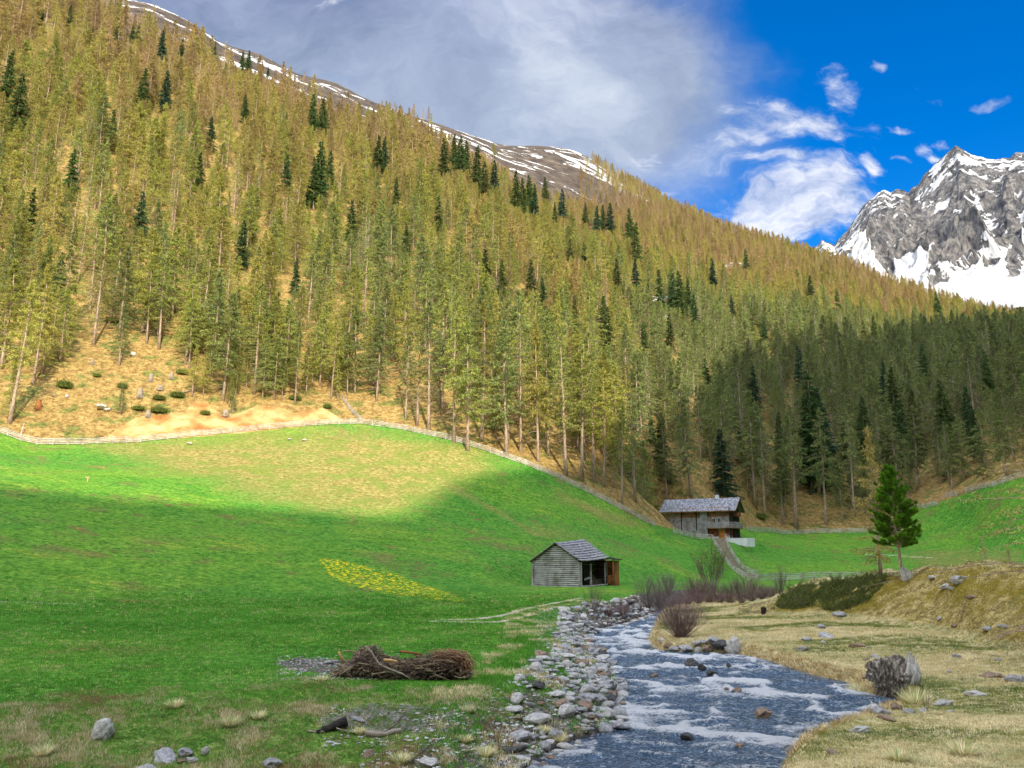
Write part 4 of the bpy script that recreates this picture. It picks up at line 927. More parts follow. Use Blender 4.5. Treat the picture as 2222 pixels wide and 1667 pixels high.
# ------------------------------------------------------------------ timber house
def build_house():
    P = HP.copy(); az = atan2(P.x, P.y); rot = -(az+radians(12))
    root = thing('timber_house', 'grey and brown timber farmhouse with shingle roof, balcony and orange door', 'farmhouse', P, rot)
    k = hypot(P.x, P.y)/FPX; W = 133*k/cos(radians(12)); D = 8.0; zE = 6.4; zR = 8.75; xL = -W
    def X(zx): return (zx/7.373+1400-1589)*k/cos(radians(12))
    def Z(zy): return (1168-(zy/7.373+1030))*k
    # log walls
    def logs(x0, x1, z0, z1, y, nm, m, dia=0.26, back=0.2, label=None):
        b = MB(); n = max(1, int((z1-z0)/dia)); dd = (z1-z0)/n
        for i in range(n):
            zz = z0+dd*(i+.5); b.tube([(x0, y+0.08, zz), ((x0+x1)/2, y+0.08+random.uniform(-.01, .01), zz), (x1, y+0.08, zz)], dd*0.53, 8)
        b.box(x0, x1, y+0.16, y+back+0.1, z0, z1); o = b.obj(nm, M[m], root)
        if label: o['label'] = label
    xa, xb = X(930), X(1035); zm = Z(700)
    logs(xL, xa, -1.2, zm, 0, 'log_wall', 'log_grey'); 
    logs(X(650), xa, zm, zE+.2, 0.03, 'log_wall', 'log_brown', label='sun-browned upper log wall of the barn part')
    b = MB(); n = 9; x0 = xL; x1 = X(635)
    for i in range(n): b.box(x0+(x1-x0)*i/n+.01, x0+(x1-x0)*(i+1)/n-.01, -.02+random.uniform(0, .02), .12, zm, zE+.2)
    b.obj('plank_wall', M['plank_tan'], root)['label'] = 'pale boarded strip under the eave'
    b = MB(); n = 7
    for i in range(n): b.box(xa+(xb-xa)*i/n+.01, xa+(xb-xa)*(i+1)/n-.01, -.16+random.uniform(0, .02), .1, -1.2, zE+.1)
    b.box(xa-.1, xb+.5, -.2, -.165, Z(735), Z(715)); b.obj('plank_wall', M['plank_grey'], root)['label'] = 'tall silvery vertical plank shaft'
    for zx in (640, 870):
        b = MB(); b.box(X(zx)-.09, X(zx)+.09, -.16, 0, Z(900), zE+.1); b.obj('wall_post', M['shadow_wood'], root)
    logs(xb, 0, Z(860), Z(690), 0.0, 'log_wall', 'log_grey'); logs(xb, 0, Z(690), zE+.2, 0.02, 'log_wall', 'log_brown', label='warm brown upper log wall above the balcony')
    # ground floor, set back
    b = MB(); b.box(xb, 0, 0.4, .6, -1.0, Z(860)); b.obj('recessed_wall', M['wood_red'], root)
    b = MB(); b.box(xb, -.1, 0.3, 0.39, -1.0, 0.35); b.box(0, .02, .05, D, -1.5, .1); b.obj('plinth', M['concrete'], root)
    b = MB(); b.box(xL+.2, -.05, 0.62, D, -1.5, zE-.2); b.obj('core_wall', M['log_dark'], root)
    # right gable wall
    b = MB(); n = 22; dd = (zE+.1)/n
    for i in range(n): b.tube([(-.02, 0.9 if i*dd < 1.9 else 0.02, dd*(i+.5)), (-.02, D, dd*(i+.5))], dd*.53, 8)
    b.add([(-.02, -0.0, zE), (-.02, D, zE), (-.02, D/2, zR-.15), (-.2, 0, zE), (-.2, D, zE), (-.2, D/2, zR-.15)], [(0, 1, 4, 3), (1, 2, 5, 4), (2, 0, 3, 5)], [(0, 1, 2), (3, 5, 4)])
    b.obj('gable_wall', M['shadow_wood'], root)
    b = MB(); b.add([(xL, 0, zE), (xL, D, zE), (xL, D/2, zR-.15), (xL+.2, 0, zE), (xL+.2, D, zE), (xL+.2, D/2, zR-.15)], [(0, 1, 4, 3), (1, 2, 5, 4), (2, 0, 3, 5)], [(0, 1, 2), (3, 5, 4)])
    b.box(xL-.01, xL+.15, .1, D, -.5, zE); b.obj('gable_wall', M['log_grey'], root)
    # corner posts
    for x, y in ((-.1, -.25), (-.1, -1.1)):
        b = MB(); b.box(x-.08, x+.08, y-.08, y+.08, -.6, zE-.1); b.obj('post', M['shadow_wood'], root)
    # roof
    ov = 1.15; sl = (zR-zE)/(D/2); b = MB(); x0, x1 = xL-1.5, 1.25; nx = 46; ny = 9
    for sgn in (0, 1):
        for j in range(ny):
            f0 = j/ny; f1 = (j+1.12)/ny
            ya = -ov+(D/2+ov)*f0; yb = min(-ov+(D/2+ov)*f1, D/2)
            for i in range(nx):
                xa_ = x0+(x1-x0)*i/nx; xb_ = x0+(x1-x0)*(i+1)/nx-.02; lift = .05+random.uniform(0, .03)
                za = zR-sl*(D/2-ya)+lift+.05; zb = zR-sl*(D/2-yb)+lift
                p = [(xa_, ya, za), (xb_, ya, za), (xb_, yb, zb), (xa_, yb, zb)]
                if sgn: p = [(q[0], D-q[1], q[2]) for q in p]
                p2 = [(q[0], q[1], q[2]-.06) for q in p]
                b.add(p+p2, [(0, 1, 2, 3), (4, 7, 6, 5), (0, 4, 5, 1), (1, 5, 6, 2), (2, 6, 7, 3), (3, 7, 4, 0)])
    roof = b.obj('roof', M['shingle'], root)
    b = MB()
    for y0, z0, y1, z1 in ((-ov, zR-sl*(D/2+ov), D/2, zR), (D+ov, zR-sl*(D/2+ov), D/2, zR)):
        for x in (x0, x1): b.beam((x, y0, z0-.08), (x, y1, z1-.08), .08, .2)
        for i in range(12):
            x = x0+.4+(x1-x0-.8)*i/11; b.beam((x, y0, z0-.1), (x, y1, z1-.1), .14, .16)
    b.beam((x0, -ov, zR-sl*(D/2+ov)-.02), (x1, -ov, zR-sl*(D/2+ov)-.02), .06, .16)
    b.obj('rafters', M['log_brown'], roof)
    b = MB(); cxx = X(1138); b.box(cxx-.38, cxx+.38, D/2-.4, D/2+.4, zR-.6, zR+.75); ch = b.obj('chimney', M['concrete'], root)
    b = MB(); b.box(cxx-.55, cxx+.55, D/2-.55, D/2+.55, zR+.95, zR+1.07); 
    for sx in (-1, 1):
        for sy in (-1, 1): b.box(cxx+sx*.3-.06, cxx+sx*.3+.06, D/2+sy*.3-.06, D/2+sy*.3+.06, zR+.75, zR+.95)
    b.obj('cap', M['stone_dark'], ch)
    # balcony
    zf, zt = Z(862), Z(782); bx1 = 1.1
    b = MB(); b.box(xb-.1, bx1, -1.2, 0.0, zf-.1, zf+.04); b.box(0.03, bx1, 0.0, D*.8, zf-.1, zf+.04); bal = b.obj('balcony', M['log_brown'], root)
    b = MB(); 
    def rail(p, q, n):
        p = Vector(p); q = Vector(q)
        for zz in (zf+.15, (zf+zt)/2, zt): b.beam(p+Vector((0, 0, zz)), q+Vector((0, 0, zz)), .06, .09 if zz != zt else .12)
        for i in range(n+1):
            c = p.lerp(q, i/n); b.beam(c+Vector((0, 0, zf)), c+Vector((0, 0, zt+.03)), .05, .05)
    rail((xb-.1, -1.2, 0), (bx1, -1.2, 0), 34); rail((bx1, -1.2, 0), (bx1, D*.8, 0), 40); b.obj('railing', M['log_grey'], bal)
    b = MB(); z0 = Z(680); b.box(.02, 1.0, 1.6, 5.6, z0-.08, z0+.04)
    for i in range(22): b.box(.97, 1.02, 1.62+i*.18, 1.76+i*.18, z0, z0+.85)
    for i in range(6): b.box(.05+i*.17, .2+i*.17, 1.58, 1.62, z0, z0+.85)
    b.obj('balcony', M['wood_red'], root)['label'] = 'small red-brown gable balcony under the roof'
    # door, windows
    b = MB(); b.box(X(1205), X(1278), .22, .38, -.05, Z(885)); d = b.obj('door', M['door_orange'], root)
    b = MB(); b.box(X(1192), X(1204), .20, .39, -.05, Z(885)); b.box(X(1279), X(1290), .20, .39, -.05, Z(885)); b.box(X(1192), X(1290), .20, .39, Z(885)+.005, Z(872)); b.obj('frame', M['plank_tan'], d)
    b = MB(); b.box(X(1268), X(1272), .16, .23, .9, 1.0); b.obj('handle', M['shadow_wood'], d)
    for zx in (1135, 1215):
        b = MB(); x0_, x1_ = X(zx)-.32, X(zx)+.32; za, zb = Z(782)+.05, Z(715)
        for q in ((x0_-.07, x0_, za, zb), (x1_, x1_+.07, za, zb), (x0_-.07, x1_+.07, zb, zb+.08), (x0_-.07, x1_+.07, za-.08, za), ((x0_+x1_)/2-.02, (x0_+x1_)/2+.02, za, zb)): b.box(q[0], q[1], -.13, -.04, q[2], q[3])
        w = b.obj('window', M['white_paint'], root); b = MB(); b.box(x0_, x1_, -.085, -.06, za, zb); b.obj('pane', M['glass'], w)
    b = MB(); x0_ = X(1095); b.box(x0_-.18, x0_+.12, -.12, -.045, Z(780), Z(690)); b.obj('shutter', M['log_warm'], root)
    # entrance stair
    b = MB()
    for i in range(6): b.box(X(1300)+.12+i*.28, X(1300)+.4+i*.28, -.9, .5, -1.5, .0-.02-i*.2)
    b.obj('steps', M['concrete'], root)
    b = MB(); 
    for zz in (.35, .65, .95): b.beam((X(1300)+.1, -.95, zz), (X(1395)+.3, -.95, zz-.9), .05, .08)
    for i in range(4): xx = X(1300)+.2+i*.45; b.beam((xx, -.95, -1.4), (xx, -.95, 1.1-i*.26), .07, .07)
    b.obj('stair_railing', M['log_grey'], root)
    # ramp to the hay loft
    b = MB(); xr = X(190); zt2 = Z(700)
    b.beam((xL+.1, 2.6, zt2), (xr, 2.6, zt2-.35), 3.2, .22); b.beam((xr, 2.6, zt2-.35), (xr-4.5, 5.2, zt2-.4), 3.0, .2); rp = b.obj('ramp', M['log_brown'], root)
    b = MB()
    for zz in (.3, .55, .8, 1.05):
        b.beam((xL, 1.0, zt2+zz), (xr, 1.0, zt2-.35+zz), .05, .14); b.beam((xr, 1.0, zt2-.35+zz), (X(60), 2.2, zt2-1.0+zz), .05, .12)
    for q in (0, .33, .66, 1): b.beam((xL+(xr-xL)*q, .95, zt2-.4), (xL+(xr-xL)*q, .95, zt2+1.15-.35*q), .1, .1)
    b.beam((X(62), 2.2, zt2-2.0), (X(62), 2.2, zt2+.15), .1, .1); b.obj('railing', M['log_brown'], rp)
    b = MB(); b.box(xL-1.2, xL+.05, 1.6, 4.2, -1, zt2-.12, jit=.08); b.box(X(150)-.8, X(205), 1.3, 4.0, -.5, zt2-.5, jit=.1); b.box(X(205), xL-1.1, 3.9, 4.3, -1, zt2-.2); b.obj('rubble_wall', M['stone_dark'], root)
    # white retaining wall at the yard's edge
    Q = hit(1605, 1183); r2 = thing('retaining_wall', 'low white rendered retaining wall below the right end of the house', 'wall', (Q.x, Q.y, P.z), rot)
    kk = hypot(Q.x, Q.y)/FPX; b = MB()
    xx0, xx1, xx2 = (1577-1605)*kk, (1622-1605)*kk, (1634-1605)*kk
    b.add([(xx0, 0, -1.0), (xx1, -1.2, -1.9), (xx1, -1.2, -.15), (xx0, 0, -.15), (xx0, .3, -1.0), (xx1+.1, -.9, -1.9), (xx1+.1, -.9, -.15), (xx0, .3, -.15)], [(0, 1, 2, 3), (4, 7, 6, 5), (3, 2, 6, 7), (0, 3, 7, 4), (1, 5, 6, 2)])
    b.add([(xx1, -1.2, -1.9), (xx2, 1.0, -1.9), (xx2, 1.0, -.153), (xx1, -1.2, -.153), (xx1+.1, -.7, -1.9), (xx2-.2, 1.2, -1.9), (xx2-.2, 1.2, -.153), (xx1+.1, -.7, -.153)], [(0, 1, 2, 3), (4, 7, 6, 5), (3, 2, 6, 7), (1, 5, 6, 2)])
    b.obj('wall_face', M['concrete'], r2)
build_house()

# ------------------------------------------------------------------ log barn
def build_barn():
    P = hit(1259, 1274); az = atan2(P.x, P.y); a = radians(29); rot = -(az+a)
    root = thing('log_barn', 'small weathered grey log barn with shake roof standing in the green meadow', 'barn', (P.x, P.y, P.z), rot)
    k = hypot(P.x, P.y)/FPX; W = 101*k/cos(a); D = 57*k/sin(a); zE = 54*k; zR = 90*k
    n = 13; dd = zE/n; Wl, Ws = M['log_grey'], M['shadow_wood']
    def log(b, p, q, r):
        p = np.array(p, float); q = np.array(q, float); m = (p+q)/2+np.array([random.uniform(-.02, .02), random.uniform(-.02, .02), random.uniform(-.015, .015)])
        b.tube([p, m, q], [r*random.uniform(.9, 1.08), r, r*random.uniform(.9, 1.08)], 10)
    b = MB()
    for i in range(n): log(b, (-W-.22, 0, dd*(i+.5)-.1), (.22, 0, dd*(i+.5)-.1), dd*.45)
    i = 0; z = zE-.1+dd/2
    while z < zR-.15:
        hw = W/2*(1-(z-zE)/(zR-zE))-.12
        if hw > .1: log(b, (-W/2-hw, 0.02, z), (-W/2+hw, 0.02, z), dd*.45)
        z += dd
    b.obj('gable_wall', Wl, root)['label'] = 'silvery log gable facing the viewer'
    b = MB(); b.box(-W, 0, .05, .12, -.3, zE); b.add([(-W, .1, zE), (0, .1, zE), (-W/2, .1, zR)], None, [(0, 1, 2)]); b.obj('dark_log_backing', M['shadow_wood'], root)  # dark sheet behind the logs, painting shade into the gaps between them
    b = MB()
    for i in range(n): log(b, (-W, -.2, dd*(i+1)-.1), (-W, D, dd*(i+1)-.1), dd*.5)
    b.obj('side_wall', Wl, root)
    ins = 1.25
    b = MB()
    for i in range(n):
        if i < 9: log(b, (-ins, 3.0, dd*(i+.5)), (-ins, D, dd*(i+.5)), dd*.5)
        else: log(b, (-ins, 0, dd*(i+.5)), (-ins, D, dd*(i+.5)), dd*.5)
    b.box(-ins-.3, -ins-.1, 0, 1.0, 0, zE); b.obj('side_wall', Ws, root)['label'] = 'dark recessed porch wall of the barn'
    b = MB()
    for i in range(n): log(b, (-W-.2, D, dd*(i+.5)), (.1, D, dd*(i+.5)), dd*.5)
    b.add([(-W, D, zE), (0, D, zE), (-W/2, D, zR+.2)], None, [(0, 1, 2)]); b.obj('back_wall', Ws, root)
    b = MB()
    for i in range(n-1): log(b, (0, -.25, dd*(i+1)-.1), (0, .3, dd*(i+1)-.1), dd*.46); log(b, (0, D-.2, dd*(i+1)-.1), (0, D+.25, dd*(i+1)-.1), dd*.46)
    b.obj('corner_logs', Wl, root)
    # porch pieces
    b = MB(); b.box(-ins+.02, -ins+.1, .9, 2.0, .25, 1.85); d = b.obj('door', M['log_dark'], root)
    b = MB(); b.beam((-ins+.12, .86, .2), (-ins+.12, .86, 1.95), .08, .08); b.beam((-ins+.12, 2.04, .2), (-ins+.12, 2.04, 1.95), .08, .08); b.beam((-ins+.12, .9, 1.92), (-ins+.12, 2.0, 1.92), .07, .08); b.obj('frame', M['log_warm'], d)
    b = MB(); b.beam((-.15, 2.7, .1), (-.15, 2.75, zE*.88), .15, .17); b.obj('post', M['log_grey'], root)
    b = MB(); b.beam((-.15, 1.2, .75), (-.15, 2.7, .95), .05, .2); b.obj('rail', M['log_grey'], root)
    b = MB(); 
    for i in range(3): log(b, (-.2, 2.8, .15+i*.22), (-.2, D-.2, .2+i*.24), .1)
    b.obj('low_wall', M['log_dark'], root)
    b = MB(); b.box(-ins, .05, .1, D, -.2, .08); log(b, (.08, -.1, .0), (.1, D+.1, .12), .1); b.obj('sill_beam', M['log_grey'], root)
    # roof
    b = MB(); ov = .28; rise_e, rise_r = .35, .50; y0, y1 = -.35, D+.35; nr = 9; nc = 30
    for sgn in (-1, 1):
        for j in range(nr):
            f0, f1 = j/nr, (j+1.15)/nr
            for i in range(nc):
                ya = y0+(y1-y0)*i/nc; yb = y0+(y1-y0)*(i+1)/nc-.012; lift = random.uniform(0, .05)
                def pt(f, y, dz):
                    f = min(f, 1.0); x = (W/2+ov)*(1-f); g = (y-y0)/(y1-y0); ze = zE-.08+rise_e*g-.10*sin(pi*g); zr = zR+.08+rise_r*g-.03*sin(pi*g)
                    return (-W/2+sgn*x, y, ze+(zr-ze)*f+dz)
                e = random.uniform(-.03, .03)
                p = [pt(f0+e*.3, ya, .12+lift), pt(f0+e*.3, yb, .12+lift), pt(f1, yb, lift), pt(f1, ya, lift)]; q = [(a_, b_, c_-.045) for a_, b_, c_ in p]
                b.add(p+q, [(0, 1, 2, 3), (4, 7, 6, 5), (0, 4, 5, 1), (1, 5, 6, 2), (3, 7, 4, 0)])
    rf = b.obj('roof', M['roof_shake'], root)
    b = MB()
    for sgn in (-1, 1):
        for y in (y0+.1, D/2, y1-.1):
            g = (y-y0)/(y1-y0); b.beam((-W/2+sgn*(W/2+ov), y, zE-.12+rise_e*g), (-W/2, y, zR+.02+rise_r*g), .1, .09)
        b.beam((-W/2+sgn*(W/2+ov-.1), y0, zE-.15), (-W/2+sgn*(W/2+ov-.1), y1, zE-.15+rise_e), .1, .1)
    b.obj('rafters', M['log_dark'], rf)
    # lean-to at the far right
    x0, x1, ya, yb = .0, .85, D+.1, D+1.7
    b = MB(); b.box(x0-2.2, x1, yb-.1, yb, 0, zE*1.0); b.box(x1-.08, x1, ya+.5, yb, 0, zE*.98)
    for i in range(5): log(b, (x0, ya+.1, .2+i*.2), (x1+.1, ya+.1, .2+i*.2), .1)
    b.obj('lean_to', M['log_warm'], root)['label'] = 'red-brown open lean-to on the barn\'s far side'
    b = MB(); b.beam((x1+.02, ya+.1, -.1), (x1+.02, ya+.1, zE+.1), .14, .14); b.obj('post', M['log_warm'], root)
    b = MB(); b.beam((-.5, ya+.8, zE+.40), (x1+.35, ya+.8, zE+.12), 2.1, .07); b.obj('lean_to_roof', M['log_dark'], root)
def f_shake(t):
    co = obj_co(t); n = t.noise(t.mapping(co, (1.2, 9, 1.2)), 1.3, 6, 0.7); b = t.noise(co, 0.7, 4)
    c = t.ramp(n, [(0.3, (0.10, 0.10, 0.12)), (0.5, (0.30, 0.30, 0.33)), (0.7, (0.56, 0.55, 0.57))])
    return principled(t, c, 0.85, n, 0.7, 0.03)
M['roof_shake'] = mat('weathered_shakes', f_shake)
build_barn()
# ------------------------------------------------------------------ stones
def stone_mesh(seed, flat=0.6, sub=3, rough=0.22, elong=1.3, m='stone_grey'):
    import bmesh
    rs = np.random.default_rng(seed); bm = bmesh.new(); bmesh.ops.create_icosphere(bm, subdivisions=sub, radius=1.0)
    # cut by random planes for facets, then noise
    pl = [(rnd_unit(1, rs)[0], rs.uniform(0.55, 0.88)) for _ in range(9)]
    for v in bm.verts:
        p = np.array(v.co)
        for n, d in pl:
            e = p @ n-d
            if e > 0: p = p-n*e*0.9
        p = p*(1+rough*float(fbm(np.array([p[0]*1.8+seed]), np.array([p[1]*1.8+p[2]*2.3]), seed, 3)[0]))
        v.co = (p[0]*elong, p[1], p[2]*flat)
    me = bpy.data.meshes.new('stone'); bm.to_mesh(me); bm.free(); me.materials.append(M[m])
    me.polygons.foreach_set('use_smooth', [sub > 2]*len(me.polygons)); return me
def f_stone(c0, c1, c2):
    def f(t):
        co = obj_co(t); n = t.noise(co, 2.6, 8, 0.72); q = t.noise(co, 9, 4, 0.6)
        c = t.ramp(n, [(0.32, c0), (0.52, c1), (0.70, c2)])
        rn = t.new('ShaderNodeObjectInfo').outputs['Random']
        c = t.mix(t.math('MULTIPLY', rn, 0.45), c, t.mix(1.0, c, (0.5, 0.47, 0.45), 'MULTIPLY'))
        c = t.mix(t.sstep(q, 0.62, 0.72), c, (0.10, 0.095, 0.07))
        return principled(t, c, 0.85, t.math('ADD', n, t.math('MULTIPLY', q, 0.4)), 0.8, 0.12)
    return f
M['stone_grey'] = mat('grey_stone', f_stone((0.20, 0.20, 0.21), (0.46, 0.465, 0.48), (0.72, 0.72, 0.73)))
M['stone_pale'] = mat('pale_stone', f_stone((0.36, 0.35, 0.34), (0.66, 0.65, 0.63), (0.86, 0.85, 0.83)))
M['stone_rust'] = mat('rusty_stone', f_stone((0.16, 0.11, 0.08), (0.36, 0.26, 0.19), (0.55, 0.45, 0.36)))
M['stone_wet'] = mat('wet_dark_stone', lambda t: principled(t, t.ramp(t.noise(obj_co(t), 3, 6), [(0.35, (0.02, 0.022, 0.025)), (0.65, (0.10, 0.095, 0.09))]), 0.35, t.noise(obj_co(t), 5, 5), 0.8, 0.1, spec=0.5))
KINDS_ST = ['stone_grey', 'stone_pale', 'stone_rust', 'stone_wet']
STM = {k: [stone_mesh(100+i*7+j, [0.6, 0.45, 0.75, 0.5][i], 2 if k != 'x' else 3, 0.25, [1.25, 1.7, 1.1, 1.45][i], k) for i in range(4)] for j, k in enumerate(KINDS_ST)}
BIG = {k: [stone_mesh(200+i*5+j, [0.7, 0.55, 0.85][i], 4, 0.3, [1.15, 1.4, 1.0][i], k) for i in range(3)] for j, k in enumerate(KINDS_ST)}
CNAME = {'stone_grey': 'grey', 'stone_pale': 'pale', 'stone_rust': 'rusty brown', 'stone_wet': 'wet black'}
def stone(P, w, k, label, group=None, big=False, i=None, sink=0.25, nm='stone', rot=None, sc=(1, 1, 1)):
    me = random.choice((BIG if big else STM)[k]) if i is None else (BIG if big else STM)[k][i]
    o = thing(nm, label, 'stone', (P.x, P.y, P.z+w*0.3*(1-2*sink)), random.uniform(0, 6.28) if rot is None else rot, group, 1.0, me)
    s = w/2/1.2; o.scale = (s*sc[0], s*sc[1], s*sc[2]); o.rotation_euler[0] = random.uniform(-.2, .2); o.rotation_euler[1] = random.uniform(-.2, .2)
    return o
def bank_stones():
    out = []; n = 0; tries = 0; cells = []
    rs = np.random.default_rng(5)
    L = np.vstack([LP]); seg = np.hypot(*np.diff(L, axis=0).T); cum = np.concatenate([[0], np.cumsum(seg)])
    pts = []
    N = 7600
    s = rs.uniform(cum[1], cum[-3], N*3); X = np.interp(s, cum, L[:, 0]); Y = np.interp(s, cum, L[:, 1]); i = np.clip(np.searchsorted(cum, s)-1, 0, len(seg)-1)
    nx = -(L[i+1, 1]-L[i, 1])/seg[i]; ny = (L[i+1, 0]-L[i, 0])/seg[i]
    off = rs.uniform(-0.35, 4.2, N*3); x = X+nx*off; y = Y+ny*off; ins = inside(x, y, RIVER); d = seg_dist(x, y, LP)
    r = np.hypot(x, y); wl = 2.7-1.1*ss(r, 30, 50); pk = (d < wl*1.0) & (~ins | (d < 0.35)) & (seg_dist(x, y, RP) > 1.0) & (np.arctan2(x, y) > 0.00)
    dens = np.where(r < 20.5, 0.25, 1.0)*np.clip(1.15-fbm(x/1.3, y/1.3, 401, 3)*2.4-(d/wl)*0.45, 0, 1); pk &= rs.uniform(size=len(x)) < dens
    x, y, d, r = x[pk], y[pk], d[pk], r[pk]; z = H(x, y); z = np.maximum(z, wz(r)-0.05)
    w = np.clip(rs.lognormal(-1.88, 0.52, len(x)), 0.08, 0.62)*np.where(r > 45, 1.15, 1.0)
    o = np.argsort(-w); acc = []
    for q in o:
        if all((x[q]-a)**2+(y[q]-b)**2 > (0.40*(w[q]+c))**2 for a, b, c in acc[-1500:]): acc.append((x[q], y[q], w[q])); pts.append(q)
        if len(pts) > 2900: break
    pts = np.array(pts); u, v = proj(x[pts], y[pts], z[pts]); sz = np.where((u > 0) & (v < 1700), w[pts]/r[pts], 0); od = np.argsort(-sz)
    main, rest = pts[od[:270]], pts[od[270:]]
    info = []
    for q in main:
        k = rs.choice(KINDS_ST, p=[.46, .40, .08, .06]) if d[q] > 0.25 else rs.choice(KINDS_ST, p=[.5, .15, .1, .25])
        ob = stone(Vector((x[q], y[q], z[q])), w[q]*1.15, k, 'x', 'riprap stones on the left stream bank'); info.append((ob, d[q], r[q], k, w[q]))
    bands = [(-1, .6, 'at the waterline'), (.6, 1.7, 'low on the bank'), (1.7, 2.8, 'midway up the bank'), (2.8, 99, 'by the grass edge')]
    for lo, hi, nm in bands:
        for k in KINDS_ST:
            g = sorted([a for a in info if lo <= a[1] < hi and a[3] == k], key=lambda a: a[2])
            for j, a in enumerate(g): a[0]['label'] = f"{CNAME[k]} riprap stone {nm}, {ORD(j+1)} nearest of its colour there"
    b = MB(); base = {k: None for k in KINDS_ST}
    tm = STM['stone_grey'][0]; 
    protoV = []
    for me in STM['stone_grey']+STM['stone_pale'][:2]:
        V = np.zeros(len(me.vertices)*3); me.vertices.foreach_get('co', V); T = np.zeros(len(me.polygons)*3, int); me.polygons.foreach_get('vertices', T); protoV.append((V.reshape(-1, 3), T.reshape(-1, 3)))
    for q in rest:
        V, T = protoV[rs.integers(len(protoV))]; a = rs.uniform(0, 6.28); R = np.array([[cos(a), -sin(a), 0], [sin(a), cos(a), 0], [0, 0, 1]])
        b.add((V*w[q]/2.2) @ R.T+[x[q], y[q], z[q]+w[q]*.12], None, T, int(rs.choice([0, 0, 1, 1, 2])))
    # gravel between the stones and on the bare patches
    for reg, N2, rng in (('bank', 4300, (.04, .13)), ('patch', 1300, (.03, .09)), ('patch2', 900, (.03, .10))):
        if reg == 'bank':
            s = rs.uniform(cum[1], cum[-5], N2); X = np.interp(s, cum, L[:, 0]); Y = np.interp(s, cum, L[:, 1]); i = np.clip(np.searchsorted(cum, s)-1, 0, len(seg)-1)
            nx = -(L[i+1, 1]-L[i, 1])/seg[i]; ny = (L[i+1, 0]-L[i, 0])/seg[i]; off = rs.uniform(-.1, 3.1, N2); gx = X+nx*off; gy = Y+ny*off; kk = ~inside(gx, gy, RIVER); gx, gy = gx[kk], gy[kk]
        else:
            uu, vv = (rs.uniform(600, 960, N2), rs.uniform(1430, 1476, N2)) if reg == 'patch' else (rs.uniform(690, 1130, N2), rs.uniform(1525, 1640, N2))
            g = [hit(a, b_, 14, 30, 260) for a, b_ in zip(uu[:N2:1], vv)]; gx = np.array([p.x for p in g]); gy = np.array([p.y for p in g])
            c = fbm(gx/0.8, gy/0.8, 409, 3) > (-0.25 if reg == 'patch' else 0.0); gx, gy = gx[c], gy[c]
        gz = H(gx, gy)
        for q in range(len(gx)):
            V, T = protoV[rs.integers(len(protoV))]; sz_ = rs.uniform(*rng); a = rs.uniform(0, 6.28); R = np.array([[cos(a), -sin(a), 0], [sin(a), cos(a), 0], [0, 0, 1]])
            if len(V) > 60: V, T = OCT
            b.add((V*sz_/2) @ R.T+[gx[q], gy[q], gz[q]+sz_*.15], None, T, int(rs.choice([0, 0, 1, 2])))
    o = b.obj('riprap_gravel', [M['stone_grey'], M['stone_pale'], M['stone_rust']]); o['kind'] = 'stuff'; o['label'] = 'small broken stones and gravel filling the left stream bank'; o['category'] = 'gravel'
_o = np.array([[1, 0, 0], [-.9, .2, 0], [0.1, 1, 0], [0, -1, .1], [.1, 0, .6], [0, 0, -.6]], float)
OCT = (_o, np.array([(0, 2, 4), (2, 1, 4), (1, 3, 4), (3, 0, 4), (2, 0, 5), (1, 2, 5), (3, 1, 5), (0, 3, 5)]))
bank_stones()

def PST(u, v, wpx, k, label, **kw):
    P = hit(u, v); w = wpx/FPX*hypot(P.x, P.y, P.z-CAMZ); kw.setdefault('big', True)
    return stone(P, w, k, label, nm=kw.pop('nm', 'boulder' if w > 0.55 else 'stone'), **kw)
PST(222,1603,54,'stone_pale','rounded pale boulder alone in the rough grass at lower left', sink=.12, i=2, sc=(1, 1, 1.15))
PST(402,1640,34,'stone_grey','grey stone, middle of the five at the lower left edge of the stream bank', sink=.2, i=0)
PST(445,1637,22,'stone_pale','small whitish round stone right of the lower-left group', sink=.1, i=2)
PST(415,1654,26,'stone_pale','pale stone in front of the lower-left group', sink=.2, i=1)
PST(362,1650,52,'stone_grey','long mossy grey slab left in the lower-left group', sink=.35, i=1)
PST(393,1655,20,'stone_rust','small reddish stone between the lower-left grey ones', sink=.3, i=0)
PST(318,1672,34,'stone_pale','whitish flat stone cut by the bottom edge at left', sink=.3, i=1)
PST(588,1663,40,'stone_grey','speckled grey stone at the bottom edge left of the centre', sink=.25, i=0)
PST(930,1660,42,'stone_pale','pale wedge stone at the bottom edge near the water', sink=.25, i=1)
PST(800,1640,28,'stone_rust','brownish flat stone in dry grass near the bottom edge', sink=.3, i=1)
PST(912,1472,48,'stone_pale','flat bluish-white slab lying in front of the branch pile', sink=.42, i=1, rot=-.35, sc=(1.3, .8, .5))
PST(712,1440,26,'stone_grey','flat grey stone at the left foot of the branch pile', sink=.35, i=1)
PST(775,1562,32,'stone_grey','thin pale grey slab behind the charred log', sink=.4, i=1, sc=(1.2, .6, .5))
PST(1594,1414,44,'stone_pale','big bluish-white boulder at the water on the right bank', sink=.12, i=2, sc=(1, .9, 1.15))
PST(1550,1398,30,'stone_grey','upright grey boulder left of the big bluish-white one', sink=.1, i=0)
PST(1568,1410,44,'stone_wet','dark overhanging block between two boulders on the right bank', sink=.2, i=1)
PST(1490,1412,32,'stone_grey','broad grey stone at the water below the willow bush', sink=.25, i=0)
PST(1510,1400,22,'stone_pale','pale stone behind the broad grey one below the willow', sink=.2, i=1)
PST(1528,1397,18,'stone_grey','small grey stone in the row between willow and boulder', sink=.2, i=0)
PST(1535,1411,24,'stone_rust','reddish stone at the waterline left of the boulder pair', sink=.25, i=0)
PST(1465,1410,24,'stone_grey','grey stone at the left end of the right bank row', sink=.3, i=1)
